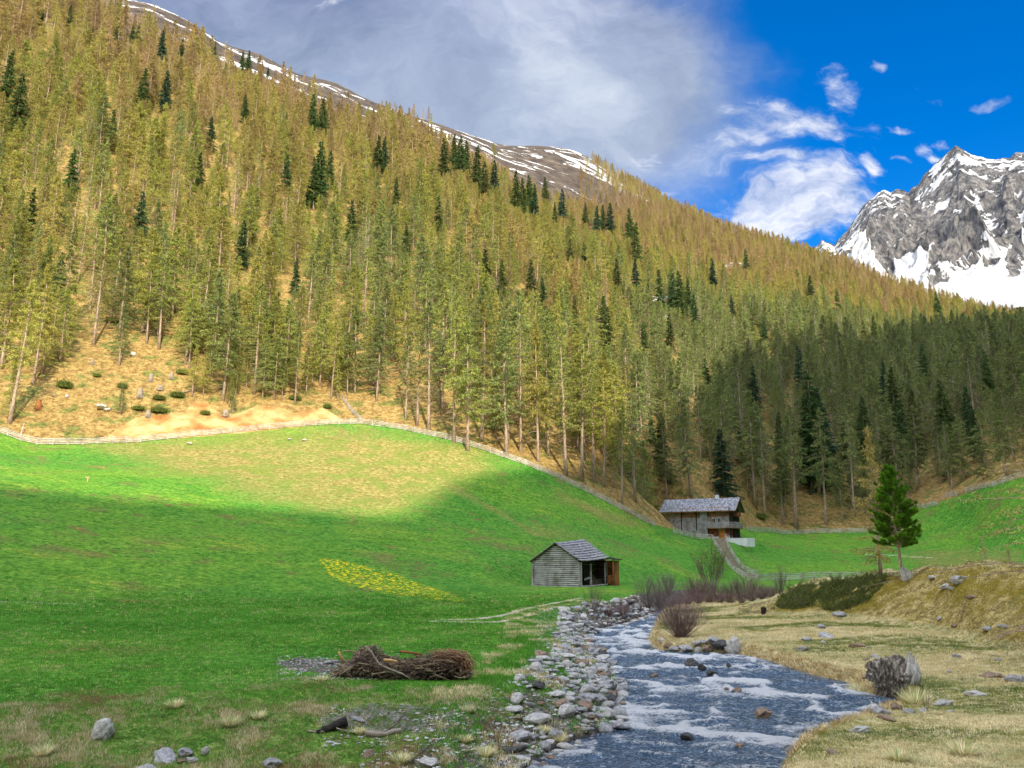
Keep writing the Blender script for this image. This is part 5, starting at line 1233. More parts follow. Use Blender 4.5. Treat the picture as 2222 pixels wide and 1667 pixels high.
PST(1448,1404,20,'stone_rust','small brown stone under the willow at the water', sink=.3, i=2)
PST(1437,1392,18,'stone_pale','little pale stone on the point under the willow', sink=.3, i=0)
PST(1515,1416,20,'stone_pale','small pale stone touching the water left of the dark block', sink=.3, i=2)
WST = [(1500,1446,34,'dark rock cluster piece breaking the upper stream surface'),(1523,1450,22,'small dark rock right of the upper mid-stream cluster'),(1545,1464,26,'flat dark rock in mid-stream, centre of the rapids'),(1582,1447,16,'small black rock in mid-stream near the right bank'),(1420,1468,20,'low brown rock in the left half of the stream'),(1657,1555,40,'broad reddish rock just under the lower stream surface'),(1600,1500,20,'small reddish rock in the middle of the stream'),(1575,1497,16,'little brown rock left of the small reddish one in mid-stream'),(1490,1602,30,'mossy flat rock in the lower stream'),(1605,1620,24,'brownish rock just awash in the lower stream')]
for j, (u, v, w, lab) in enumerate(WST):
    P = Vector((*px_w(u, v), 0)); P.z = float(wz(hypot(P.x, P.y))); k = 'stone_rust' if 'red' in lab or 'brown' in lab else 'stone_wet'
    stone(P, w/FPX*hypot(P.x, P.y), k, lab, big=True, sink=.33, nm='rock', group='rocks in the stream')
for u, v, w, k, lab, i in [(1870,1527,30,'stone_wet','dark square block standing in the water below the stump',0),(1888,1536,44,'stone_grey','layered grey rock at the water below the stump',1),(1908,1548,46,'stone_grey','broad grey rock at the tip of the near right bank',0),(1945,1540,34,'stone_rust','brown rounded rock in the pool below the stump',2),(1975,1548,30,'stone_grey','light grey stone at the mouth of the pool below the stump',0),(2003,1545,26,'stone_pale','small pale stone right of the pool below the stump',1),(2045,1530,40,'stone_pale','bright white flat-topped stone right of the stump',1),(1925,1562,36,'stone_rust','rust-edged slab on the near right bank edge',1),(1862,1588,44,'stone_pale','pale slab half buried on the near right bank edge',1),(2062,1545,14,'stone_pale','small white stone below the flat-topped white one',0),(2115,1510,42,'stone_pale','flat whitish stone in straw right of the stump',1),(2200,1480,48,'stone_grey','speckled grey boulder near the right edge in straw',0),(2150,1470,40,'stone_rust','low purple-brown stone left of the speckled boulder',1),(1810,1637,30,'stone_rust','small brownish stone in the near right-bank turf',1),
 (1820,1336,36,'stone_grey','grey flat rock at the foot of the juniper mound',1),(1784,1362,26,'stone_grey','pale grey rock in straw below the juniper mound',1),(1795,1384,38,'stone_grey','long light stone in straw, middle of the right bank',1),(1752,1390,26,'stone_grey','dark-grey stone left of the long light one in straw',0),(1787,1395,14,'stone_pale','small pale stone below the long light one in straw',0),(1742,1412,32,'stone_grey','dark grey mossy stone nearest the stream bend',0),(1862,1404,34,'stone_rust','reddish-grey flat stone right of the straw-bank centre',1),(1887,1407,14,'stone_grey','small stone beside the reddish-grey flat one',0),(1880,1432,18,'stone_rust','small brownish stone behind the stump',1),(1902,1428,24,'stone_grey','pale stone just left behind the stump',1),(2075,1426,22,'stone_grey','light stone at the end of the brown grass tuft',0),(2060,1460,16,'stone_pale','small round pale stone right of the stump',2),(2165,1434,18,'stone_grey','small grey stone on the straw bank at far right',0),
 (2080,1262,44,'stone_grey','broad layered outcrop on the crest of the right knoll',0),(2052,1275,30,'stone_pale','pale rock on the face of the right knoll',1),(2065,1279,20,'stone_grey','smaller rock touching the pale one on the knoll face',0),(2110,1298,24,'stone_rust','brown slab on the upper knoll face',1),(2040,1345,16,'stone_grey','narrow upright stone left at the knoll foot',2),(2072,1360,18,'stone_rust','narrow brownish stone at the knoll foot',2),(2145,1366,26,'stone_grey','pale stone pile piece at the right knoll foot',1),(2180,1362,26,'stone_grey','dark slab at the far right knoll foot',1),(2022,1255,24,'stone_pale','pale stone near the knoll crest right of the pine',1)]:
    PST(u, v, w*.85, k, lab, i=i, sink=.36)
for u, v, w, lab in [(220,888,26,'white rock lying in the clearing above the scar'),(232,892,14,'smaller white rock beside the white one in the clearing'),(145,862,10,'tiny pale rock at left in the clearing'),(628,955,10,'pale stone in dry grass just below the fence'),(412,965,12,'reddish stone below the fence under the scar'),(660,957,12,'second pale stone below the fence near its corner'),(290,772,14,'pale rock at the upper edge of the clearing')]:
    PST(u, v, w, 'stone_pale', lab, sink=.2)
for u, v, w, lab, i in [(1430,660,60,'pale rocky outcrop between trees on the middle slope',1),(1445,700,40,'lower pale outcrop below the first on the middle slope',0),(1590,590,60,'brown crag among trees on the far slope',1)]:
    PST(u, v, w, 'stone_pale', lab, sink=.3, nm='rock_outcrop', i=i)

# ------------------------------------------------------------------ stumps, driftwood, posts
def stump(u, v, hpx, wpx, label, m='drift', red=False):
    P = hit(u, v); r = hypot(P.x, P.y); h = hpx/FPX*r; w = wpx/FPX*r; b = MB()
    b.tube([(0, 0, -.2), (0, 0, 0.1*h), (0.01, 0, h*.6), (0.0, 0, h)], [w*.62, w*.55, w*.46, w*.43], 9)
    for k in range(5):
        a = k*1.256+random.random(); b.tube([(cos(a)*w*.3, sin(a)*w*.3, h*.25), (cos(a)*w*.75, sin(a)*w*.75, -.03)], [w*.16, w*.05], 5)
    o = b.obj('tree_stump', M[m]); o.location = P; o['label'] = label; o['category'] = 'stump'; o['group'] = 'cut stumps in the clearing'
for q in [(83,888,18,10,'reddish cut stump at the left of the clearing','log_warm'),(303,862,18,11,'tall grey-pink stump in the middle of the clearing','drift'),(327,828,16,9,'grey stump high in the clearing','drift'),(348,846,9,12,'low broad stump right of the tall one','drift'),(321,905,13,10,'grey stump just above the left end of the scar','drift'),(490,903,13,13,'grey stump on the brow of the bare scar','drift'),(372,822,12,8,'slender stump at the top right of the clearing','drift'),(200,790,10,7,'small pale stump under the first larches','drift')]: stump(*q[:5], m=q[5])
def bark_field(seed): return lambda a, z: float(fbm(np.array([a*3.0+seed]), np.array([z*0.8]), seed, 3)[0])
def root_stump():
    P = hit(1948, 1508); P.z = max(P.z, float(wz(hypot(P.x, P.y))))-.05; r = hypot(P.x, P.y); k = r/FPX*.86
    root = thing('root_stump', 'huge weathered grey root stump overhanging the water on the right bank', 'stump', P, -atan2(P.x, P.y))
    # fluted trunk base lying towards the left, cut root fan facing the viewer
    nu, nv = 96, 56; V = []; rs = np.random.default_rng(9)
    for i in range(nv):
        f = i/(nv-1)
        for j in range(nu):
            a = 2*pi*j/nu
            prof = (0.62+0.5*sin(pi*min(f*1.15, 1))**0.8)*(1-0.35*f)
            fl = 1+0.26*vn(a*2.6+f*2.0, f*1.3+2, 61)+0.20*vn(a*6+f*5, f*3, 62)+0.16*np.abs(vn(a*15+f*9, f*5, 63))
            rx = 44*k*prof*fl; rz = 36*k*prof*fl
            x = cos(a)*rx-16*k+26*k*f; y = -0.30+f*1.0-0.10*fl*cos(a*3); z = 40*k+sin(a)*rz+8*k*f
            if i in (0,): x, z = -16*k+(x+16*k)*.75, 38*k+(z-38*k)*.75
            V.append((x, y, z))
    V.append((-16*k, -.22, 38*k)); V.append((10*k, .75, 48*k)); b = MB(); Q = [(i*nu+j, i*nu+(j+1) % nu, (i+1)*nu+(j+1) % nu, (i+1)*nu+j) for i in range(nv-1) for j in range(nu)]
    T = [(nv*nu, (j+1) % nu, j) for j in range(nu)]+[(nv*nu+1, (nv-1)*nu+j, (nv-1)*nu+(j+1) % nu) for j in range(nu)]
    b.add(V, Q, T); b.obj('root_bole', M['stump_wood'], root, smooth=True)
    # pale snag rising on the right
    b = MB(); n = 60
    for q in range(16):
        a = rs.uniform(-.5, .5); x0 = rs.uniform(6, 44)*k; b.tube([(x0*.8, -.1+a*.4, 20*k), (x0*.9+6*k, -.15+a*.4, 48*k), (x0*.5+20*k+rs.uniform(-3, 3)*k, -.05+a*.3, (96-abs(x0/k-26)*1.4)*k)], [8*k, 6.5*k, 1.6*k], 7)
    b.obj('snag', M['snag_wood'], root, smooth=True)
    b = MB()
    for q in range(150):
        a = rs.uniform(0, 2*pi); rr_ = rs.uniform(.15, .95); p = np.array([-14*k+cos(a)*36*k*rr_, -.34+rs.uniform(-.05, .05), 38*k+sin(a)*30*k*rr_]); dirv = np.array([rs.normal()*.25, -.12*rs.uniform(0, 1), -.7-.5*rs.uniform()]); L = rs.uniform(8, 26)*k
        pts = [p, p+dirv*L*.5+rs.normal(size=3)*.02, p+dirv*L+rs.normal(size=3)*.03]; b.tube(pts, [.022, .018, .006], 4)
    for q in range(26):
        a = rs.uniform(pi*.75, 2.15*pi) if q % 3 else rs.uniform(0, pi); c, s_ = cos(a), sin(a); p = np.array([-14*k+c*34*k, -.2+rs.uniform(-.15, .3), 40*k+s_*28*k]); L = rs.uniform(8, 20)*k
        b.tube([p, p+np.array([c, -.15, s_])*L*.6, p+np.array([c+rs.normal()*.3, -.2, s_+rs.normal()*.3])*L], [.07, .045, .012], 6)
    b.obj('roots', M['stump_wood'], root)
M['stump_wood'] = wood('grey_root_wood', (0.03, 0.026, 0.022), (0.16, 0.14, 0.12), (0.50, 0.46, 0.41), (7, 2, 3))
M['snag_wood'] = wood('bleached_snag', (0.20, 0.20, 0.19), (0.42, 0.42, 0.41), (0.66, 0.66, 0.64), (9, 9, 1.0))
root_stump()
def snag(u, v, label):
    P = hit(u, v); r = hypot(P.x, P.y); k = r/FPX; b = MB()
    for q in range(7): x = (q-3)*3*k; b.tube([(x, 0, -.1), (x*1.0-4*k, 0, 14*k), (x*.6-9*k, 0, (26-abs(q-3)*2)*k)], [3.5*k, 2.6*k, .8*k], 5)
    b.tube([(8*k, -.1, 2*k), (20*k, -.2, -1*k)], [3*k, 1*k], 5)
    o = b.obj('broken_stump', M['snag_wood']); o.location = P; o['label'] = label; o['category'] = 'stump'
snag(1972, 1258, 'bleached splintered stump right beside the green pine')
def stick(nm, pts, rad, m, label, cat='log', n=8, wob=0.02, zoff=0.0, group=None):
    ps = [hit(*p[:2])+Vector((0, 0, (p[2] if len(p) > 2 else 0)+zoff)) for p in pts]; o0 = ps[0].copy(); k = []
    for a, b in zip(ps[:-1], ps[1:]):
        for t in (0, .33, .66): k.append(a.lerp(b, t)-o0+Vector([random.uniform(-wob, wob) for _ in range(3)])*(1 if t else .3))
    k.append(ps[-1]-o0); t = np.linspace(0, 1, len(k)); b = MB(); b.tube([tuple(q) for q in k], rad[0]*(1-t)+rad[1]*t, n)
    o = b.obj(nm, M[m], smooth=True); o.location = o0; o['label'] = label; o['category'] = cat
    if group: o['group'] = group
    return o
stick('charred_log', [(685,1592,.03),(712,1588,.07),(752,1580,.16)], (.05, .13), 'bark_dark', 'black charred log pointing left in the debris at bottom', wob=.03)
stick('driftwood_log', [(796,1598,.06),(830,1600,.06),(870,1592,.08)], (.09, .05), 'drift', 'short brown driftwood log lying right of the grass tuft', wob=.03)
stick('forked_stick', [(838,1592,.05),(858,1582,.12),(880,1572,.25)], (.03, .015), 'branch', 'dark forked stick sticking up from the debris', 'stick')
stick('curved_stick', [(668,1590,.03),(700,1592,.05),(722,1586,.1),(765,1595,.04)], (.025, .015), 'drift', 'thin pale stick curving in front of the charred log', 'stick')
stick('grey_stick', [(1165,1552,.05),(1190,1575,.05),(1205,1590,.05)], (.03, .02), 'drift', 'thin grey stick lying among the riprap stones', 'stick')
stick('fallen_trunk', [(395,855,.3),(430,848,.5),(470,845,.5)], (.12, .05), 'drift', 'fallen bare trunk with grey branches in the clearing', 'log', wob=.1)
stick('leaning_pole', [(42,955,.0),(46,946,1.0),(50,938,1.6)], (.07, .06), 'fence_wood', 'thick pale pole leaning behind the fence at far left', 'pole')
for u, v, w, lab in [(190,1046,9,'small yellow marker post in the sunny meadow at left'),(764,1132,9,'small yellow marker post at the edge of sun and shade')]:
    P = hit(u, v); b = MB(); b.beam((0, 0, -.1), (0, 0, .75), .1, .1); b.beam((-.25, -.06, .55), (.25, -.06, .55), .03, .12)
    o = b.obj('marker_post', M['fence_new']); o.location = P; o['label'] = lab; o['category'] = 'post'
P = hit(1657, 1333); b = MB(); b.tube([(0, 0, -.05), (0, 0, .12), (.02, 0, .42), (.02, 0, .5)], [.13, .17, .2, .12], 9); o = b.obj('dark_post', M['bark_dark']); o.location = P; o['label'] = 'short black stub post at the left foot of the juniper mound'; o['category'] = 'post'

# ------------------------------------------------------------------ pile of cut branches
M['twig_pale'] = wood('pale_twig', (0.12, 0.09, 0.06), (0.30, 0.23, 0.16), (0.48, 0.39, 0.28), (3, 3, 3))
def branch_pile():
    rs = np.random.default_rng(77); base = hit(870, 1468); k = hypot(base.x, base.y)/FPX; root = thing('branch_pile', 'brown heap of cut branches and mossy brushwood on the meadow edge', 'brush pile', base)
    def hump(x):   # silhouette height in px above the foot line, x in px from 870
        return np.interp(x, [-128, -110, -85, -60, -30, 0, 40, 80, 110, 130, 142], [8, 26, 62, 66, 42, 34, 44, 52, 44, 26, 4])*1.0
    def where(n, lo=-128, hi=140):
        x = rs.uniform(lo, hi, n); y = rs.uniform(-58, 24, n)*k*0.9*np.clip(1.2-np.abs(x)/260, .4, 1); hh = hump(x)*k*rs.uniform(0.02, 0.93, n)**0.7*np.clip(1-np.abs(y)/1.6, .3, 1)
        return np.stack([x*k, y, hh], 1)
    b = MB(); C = where(2300)
    for c in C:
        a = rs.uniform(0, pi) if c[0] < 60*k else rs.normal()*0.9+1.5; L = rs.uniform(.10, .42); d = np.array([cos(a), sin(a)*.6, rs.normal()*.45]); cu = rs.normal(size=3)*.06
        zf = lambda p: np.array([p[0], p[1], max(p[2], .02)]); b.tube([zf(c-d*L/2), zf(c+cu), zf(c+d*L/2)], [.013, .012, .006], 3, m=int(rs.uniform() < .35), cap=False)
    for c in where(90):
        a = rs.normal()*.5+(0 if rs.uniform() < .6 else 1.2); L = rs.uniform(.4, .95); d = np.array([cos(a), sin(a)*.5, rs.normal()*.3]); q = c+[0, -.15, .05]; b.tube([q-d*L/2, q+rs.normal(size=3)*.05, q+d*L/2], [.022, .018, .010], 5, m=0)
    b.obj('twigs', [M['twig_pale'], M['willow']], root)
    # mossy sprays
    n = 11000; C = where(n, -125, 105); d = rnd_unit(n, rs)*[1, 1, .6]; d *= rs.uniform(.05, .16, n)[:, None]; w = np.cross(d, rnd_unit(n, rs)); w *= (.014/(np.linalg.norm(w, axis=1)+1e-9))[:, None]
    C[:, 2] = np.maximum(C[:, 2], .03); V, T = blades(C, d, w, rs); link('brushwood', mk_mesh('brushwood', V, [T], [M['moss_spray']], attrs={'shade': np.repeat(rs.uniform(0, 1, n), 3)}), root)
    # core of packed dark litter so the heap has a body
    nu, nv = 60, 16; Vc = []
    for i in range(nu+1):
        x = -124+262*i/nu; hh = hump(x)*k*.36
        for j in range(nv+1):
            a = pi*j/nv; q = 1+.25*vn(x/14, a*2, 5); Vc.append((x*k, -cos(a)*.55*q*min(1, (hh/.25)), max(sin(a)*hh*q, -.02)-.02))
    Q = [(i*(nv+1)+j, (i+1)*(nv+1)+j, (i+1)*(nv+1)+j+1, i*(nv+1)+j+1) for i in range(nu) for j in range(nv)]
    link('litter_core', mk_mesh('litter_core', Vc, [Q], [M['litter']], smooth=True), root)
    b = MB()   # arching root bundle on the right
    for q in range(170):
        x0 = rs.uniform(60, 125); ph = rs.uniform(0, pi*.5); R_ = rs.uniform(12, 46); pts = [((x0+R_*sin(t_)*.9)*k, rs.uniform(-.05, .05)-.55+rs.uniform(0, .5), max((10+R_*cos(t_))*k, .0)) for t_ in np.linspace(-.3+ph*.3, 1.5, 6)]
        b.tube(pts, [.010]*5+[.004], 3, m=1, cap=False)
    b.obj('root_bundle', [M['twig_pale'], M['log_brown']], root)
    def piece(nm, pts, r0, r1, m, lab, cat='branch'):
        b = MB(); P0 = np.array([pts[0][0]*k, pts[0][1], pts[0][2]*k]); pp = np.array([(p[0]*k, p[1], p[2]*k) for p in pts])-P0; t = np.linspace(0, 1, len(pts)); b.tube(pp, r0*(1-t)+r1*t, 8)
        o = b.obj(nm, M[m], smooth=True); o.location = base+Vector(P0); o['label'] = lab; o['category'] = cat
    piece('curved_branch', [(-68, -.62, 62), (-55, -.78, 55), (-45, -.85, 42), (-35, -.9, 30), (-15, -.95, 22), (10, -1.0, 14), (28, -1.02, 4)], .034, .022, 'drift', 'long S-curved grey branch lying across the front of the pile')
    piece('debarked_log', [(0, -.45, 52), (22, -.5, 50), (46, -.5, 46)], .035, .03, 'log_warm', 'reddish straight log lying on top of the branch pile', 'log')
    piece('broken_log', [(-28, -.85, 38), (-12, -.85, 37), (0, -.85, 34)], .055, .045, 'split_wood', 'short orange broken log stuck in the middle of the pile', 'log')
    piece('split_stake', [(-122, -.55, 52), (-116, -.6, 42), (-109, -.6, 30)], .03, .06, 'split_wood', 'bright splintered stake at the left end of the pile', 'stake')
    piece('short_branch', [(0, -.8, 50), (-2, -.8, 42), (-6, -.82, 36)], .03, .025, 'drift', 'short grey forked branch above the orange broken log')
M['moss_spray'] = mat('mossy_brushwood', f_needles((0.16, 0.12, 0.05), (0.27, 0.22, 0.06), (0.36, 0.30, 0.08), 0.2))
M['litter'] = mat('packed_litter', lambda t: principled(t, t.ramp(t.noise(obj_co(t), 14, 8, 0.8), [(0.4, (0.015, 0.012, 0.008)), (0.65, (0.09, 0.065, 0.035))]), 1.0, t.noise(obj_co(t), 20, 6, 0.8), 1.0, 0.1))
branch_pile()

# ------------------------------------------------------------------ shrubs
def twig_bush(seed, h, w, n, m, up=0.35, twigs=5, r=0.02, tips=0, tipm='bud_leaves'):
    rs = np.random.default_rng(seed); b = MB(); tipC = []
    for i in range(n):
        a = rs.uniform(0, 2*pi); sp = rs.uniform(0.05, 1.0)**0.7; H_ = h*rs.uniform(.6, 1.05)*(1-up*sp*sp); c = np.array([cos(a), sin(a), 0]); p0 = c*w*.10*rs.uniform(0, 1)
        f = lambda t: p0+c*(w*.5*sp*(t**.9))+np.array([0, 0, H_*t**.9])
        ts = [0, .3, .6, 1]; pts = [f(t)+rs.normal(size=3)*.02*h*t for t in ts]; b.tube(pts, [r, r*.75, r*.45, r*.15], 3, cap=False)
        for _ in range(twigs):
            t = rs.uniform(.3, .95); q = f(t); a2 = a+rs.normal()*1.0; L = h*rs.uniform(.12, .32); d = np.array([cos(a2)*.45, sin(a2)*.45, 1.0]); q2 = q+d*L; b.tube([q, q+d*L*.5+rs.normal(size=3)*.01, q2], [r*.35, r*.25, r*.08], 3, cap=False); tipC += [q2, q+d*L*.6]
    me = b.mesh('shrub_stems', [M[m]]); lv = None
    if tips:
        C = np.repeat(np.array(tipC), tips, axis=0); C = C+rs.normal(size=C.shape)*.06*h*.5; d = rnd_unit(len(C), rs)*.05*h*.6; w_ = np.cross(d, rnd_unit(len(C), rs))*.35; V, T = blades(C, d, w_*(1/(np.linalg.norm(w_, axis=1)[:, None]+1e-9))*.008*h, rs)
        lv = mk_mesh('shrub_buds', V, [T], [M[tipm]], attrs={'shade': np.repeat(rs.uniform(0, 1, len(C)), 3)})
    return me, lv
def put_bush(P, pair, label, sc=1.0, rot=None, nm='bare_shrub', group=None, sc3=None, tint=None):
    o = thing(nm, label, 'shrub', P, random.uniform(0, 6.28) if rot is None else rot, group, sc)
    if sc3: o.scale = sc3
    link('stems', pair[0], o)
    if pair[1]: c = link('foliage', pair[1], o); c['tint'] = 0.3 if tint is None else tint  # these blades are the buds at the twig tips
    return o
k_ = lambda P: hypot(P.x, P.y)/FPX
P = hit(1478, 1384); put_bush(P, twig_bush(1, 96*k_(P), 112*k_(P), 210, 'willow', up=.5, twigs=7, r=.012), 'dense purple-brown willow bush on the point at the bend of the stream', nm='willow_bush')
GB = [twig_bush(10+i, 1.0, [.9, 1.1, .8][i], [42, 52, 36][i], 'willow_grey', up=.3, twigs=6, r=.010) for i in range(3)]
PB = [twig_bush(20+i, 1.0, [1.0, 1.2][i], [60, 66][i], 'willow', up=.3, twigs=6, r=.010) for i in range(2)]
def bz(u, v, hpx, pair, label, wf=1.0, r=None, nm='bare_shrub', tint=None, group='bare shrubs along the stream'):
    P = hit(u, v) if r is None else None
    if r: d = ray(u, v); th = atan2(d[0], d[1]); P = Vector((r*sin(th), r*cos(th), float(H(r*sin(th), r*cos(th))[0])))
    h = hpx*k_(P); return put_bush(P, pair, label, nm=nm, group=group, sc3=(h*wf, h*wf, h), tint=tint)
bz(1405,1322,74,GB[0],'tall leaning grey bare shrub left of the stream end', .8)
bz(1432,1320,66,GB[1],'broad grey bare shrub just behind the purple willow', .95)
bz(1388,1325,40,GB[2],'low grey shrub at the left foot of the tall leaning one', 1.1)
bz(1352,1340,34,PB[0],'low brownish shrub over the upper riprap stones', 1.3)
bz(1320,1338,26,PB[1],'smallest brown shrub at the left end of the upper bank', 1.5)
ROWB = [(1452,62,0,'first'),(1500,58,1,'second'),(1516,66,2,'third'),(1538,48,0,'fourth'),(1560,44,1,'fifth'),(1582,40,2,'sixth'),(1606,56,0,'seventh'),(1622,58,1,'eighth'),(1645,36,2,'ninth'),(1662,34,0,'tenth'),(1682,32,1,'eleventh')]
for j, (u, hp, i, nth) in enumerate(ROWB): bz(u, 1300, hp*.82, (PB[i % 2] if j % 3 else GB[i]), f'{nth} from left in the purple-grey shrub row beyond the straw bank', 1.15, r=84+RNG.uniform(-2, 3))
for j in range(10): bz(1470+j*23, 1300, 24, PB[j % 2], f'low filler shrub, {ORD(j+1)} from the left in front of the purple-grey shrub row', 1.7, r=79+RNG.uniform(-1, 1), group='low filler shrubs in front of the row')
bz(1694,1300,62,GB[2],'separate tall grey shrub at the left end of the juniper mound', .7, r=78)
bz(1288,1330,66,twig_bush(31, 1.0, .9, 26, 'willow_grey', twigs=5, r=.007, tips=3),'pale sparse shrub with first yellow-green buds above the riprap', .9, nm='budding_shrub', tint=.3)
bz(1545,1300,100,twig_bush(32, 1.0, .8, 24, 'willow_grey', up=.55, twigs=12, r=.007, tips=3),'tall hazy pale-green young tree standing behind the shrub row', 1.0, r=90, nm='young_birch', tint=.25)
bz(2010,1545,46,twig_bush(33, 1.0, .7, 12, 'willow', twigs=2, r=.008),'few thin brown stems in the straw right of the stump', .8)
for u, v, h, w, lab in [(140,842,20,1.8,'dark green dwarf shrub under the left larches'),(265,842,14,1.7,'small dwarf shrub in the clearing near the young larch'),(345,868,14,2.2,'dark dwarf shrub patch beside the tall stump'),(385,862,16,2.2,'dark dwarf shrub patch right of the tall stump'),(345,896,16,2.8,'long dark dwarf shrub mat above the scar'),(300,890,12,3,'flat dark dwarf shrub mat left above the scar'),(210,818,10,2,'tiny dwarf shrub left of the clearing centre'),(445,900,12,2.4,'dwarf shrub at the lip of the scar'),(640,868,14,2.4,'dwarf shrub under the middle larches'),(710,886,12,2,'dwarf shrub near the fence corner'),(395,812,14,2.2,'dwarf shrub below the fallen trunk'),(245,700,14,2.4,'dwarf shrub between the upper left trunks'),
   (1965,1125,16,2.5,'dark low bush above the fence right of the pine'),(2060,1035,14,2.6,'dark bush above the right meadow fence'),(2130,1030,12,2.6,'small dark bush high above the right meadow fence'),(1690,1075,18,2.6,'dark boulder-like bush in the shaded wood edge'),(1650,1125,14,2.6,'dark bush right behind the farmhouse')]:
    P = hit(u, v); hh = h*k_(P)
    if 'DW' not in globals():
        rs = np.random.default_rng(3); n = 2600; C = rs.normal(size=(n, 3))*[.42, .36, .3]; C[:, 2] = np.abs(C[:, 2])*1.0; d = rnd_unit(n, rs)*.18+[0, 0, .12]; w_ = np.cross(d, rnd_unit(n, rs)); w_ *= (.03/(np.linalg.norm(w_, axis=1)+1e-9))[:, None]; V, T = blades(C, d, w_, rs)
        DW = mk_mesh('dwarf_shrub', V, [T], [M['juniper_needles']], attrs={'shade': np.repeat(rs.uniform(0, 1, n), 3)})
    o = thing('dwarf_shrub', lab, 'shrub', P, random.uniform(-.4, .4), 'dwarf shrubs on the slope', 1, DW); o.scale = (hh*w*.42, hh*w*.35, hh*1.0); o['tint'] = .35

# juniper over the mound
def juniper():
    rs = np.random.default_rng(12); poly = [(1683,1322),(1688,1300),(1718,1279),(1785,1266),(1850,1261),(1900,1256),(1930,1262),(1900,1290),(1880,1310),(1850,1322),(1812,1330),(1760,1318),(1725,1326)]
    uu = rs.uniform(1680, 1935, 2400); vv = rs.uniform(1256, 1332, 2400); m = pxpoly(uu, vv, poly, 2) > .4; uu, vv = uu[m], vv[m]
    P = np.array([hit(a, b_, 45, 80, 300) for a, b_ in zip(uu, vv)]); keep = fbm(P[:, 0]/1.4, P[:, 1]/1.4, 71, 3) > -.32; P = P[keep]
    root = thing('juniper', 'dark green prostrate juniper spreading over the left end of the knoll', 'shrub', tuple(P.mean(0)), 0); P0 = P.mean(0)
    b = MB(); Cs, Ds, Ws = [], [], []; 
    for p in P:
        a = rs.normal()*.9+.5; L = rs.uniform(.35, .8)*(1+.7*float(vn(np.array([p[0]*1.1]), np.array([p[1]*1.1]), 7)[0])); d = np.array([cos(a), sin(a)*.8, rs.uniform(.3, 1.0)]); d /= np.linalg.norm(d); base = p-P0
        b.tube([base-[0, 0, .1], base+d*L*.6, base+d*L], [.02, .014, .004], 3, cap=False); n = 46; t = rs.uniform(.1, 1.05, n)
        q = base+d*(L*t)[:, None]+rs.normal(size=(n, 3))*[.07, .07, .05]*(1.3-t)[:, None]; e = d*.6+rnd_unit(n, rs)*.7; e *= (rs.uniform(.06, .15, n)/np.linalg.norm(e, axis=1))[:, None]
        w_ = np.cross(e, rnd_unit(n, rs)); w_ *= (.016/(np.linalg.norm(w_, axis=1)+1e-9))[:, None]; Cs.append(q); Ds.append(e); Ws.append(w_)
    b.obj('stems', M['branch'], root); C = np.vstack(Cs); V, T = blades(C, np.vstack(Ds), np.vstack(Ws), rs)
    c = link('foliage', mk_mesh('juniper_foliage', V, [T], [M['juniper_needles']], attrs={'shade': np.repeat(rs.uniform(0, 1, len(C)), 3)}), root); c['tint'] = .3
juniper()

# green stone pine on the knoll
def stone_pine():
    P = hit(1957, 1256); k = k_(P); h = 214*k; rs = np.random.default_rng(31); root = thing('stone_pine', 'bright green bushy pine standing alone on the right-hand knoll', 'tree', P)
    b = MB(); tp = [(0, 0, -.2), (0.0, 0, .1*h), (-.05, 0, .35*h), (-.12, 0, .7*h), (-.2, 0, h)]; b.tube(tp, [.13, .11, .09, .05, .015], 9); tipC, tipD = [], []
    for i in range(170):
        f = (i+.5)/170; z = h*(.27+.72*f); a = rs.uniform(0, 2*pi); W = 40*k*np.interp(f, [0, .12, .3, .55, .8, 1], [.95, 1.08, 1.04, .85, .5, .12])*rs.uniform(.55, 1.12); c = np.array([cos(a), sin(a), 0]); x0 = np.interp(z, [p[2] for p in tp], [p[0] for p in tp])
        p0 = np.array([x0, 0, z]); up = .15+.5*f; pts = [p0, p0+c*W*.5+[0, 0, W*(.05+up*.2)], p0+c*W+[0, 0, W*(.05+up)]]; b.tube(pts, [.03, .02, .01], 4, cap=False)
        for t in np.linspace(.35, 1, max(3, int(W/.16))):
            for _ in range(2):
                a2 = a+rs.normal()*.9; q = p0+c*W*t+[0, 0, W*(.05*t+up*t*t)]; L = rs.uniform(.10, .26); d = np.array([cos(a2)*.6, sin(a2)*.6, .75]); q2 = q+d*L*(1 if t < .97 else .6); b.tube([q, q2], [.012, .007], 3, cap=False); tipC.append(q2); tipD.append(d/np.linalg.norm(d))
    b.obj('trunk', M['bark'], root); C = np.repeat(np.array(tipC), 42, axis=0); Dd = np.repeat(np.array(tipD), 42, axis=0); n = len(C)
    C = C-Dd*rs.uniform(0, .16, n)[:, None]; d = Dd*.75+rnd_unit(n, rs)*.85; d *= (rs.uniform(.11, .20, n)/np.linalg.norm(d, axis=1))[:, None]; w_ = np.cross(d, rnd_unit(n, rs)); w_ *= (.017/(np.linalg.norm(w_, axis=1)+1e-9))[:, None]
    V, T = blades(C, d, w_, rs); sh = np.repeat(np.repeat(rs.uniform(0, 1, len(tipC)), 42)*.7+rs.uniform(0, .3, n), 3); c = link('crown', mk_mesh('pine_crown', V, [T], [M['pine_needles']], attrs={'shade': sh}), root); c['tint'] = .35
stone_pine()
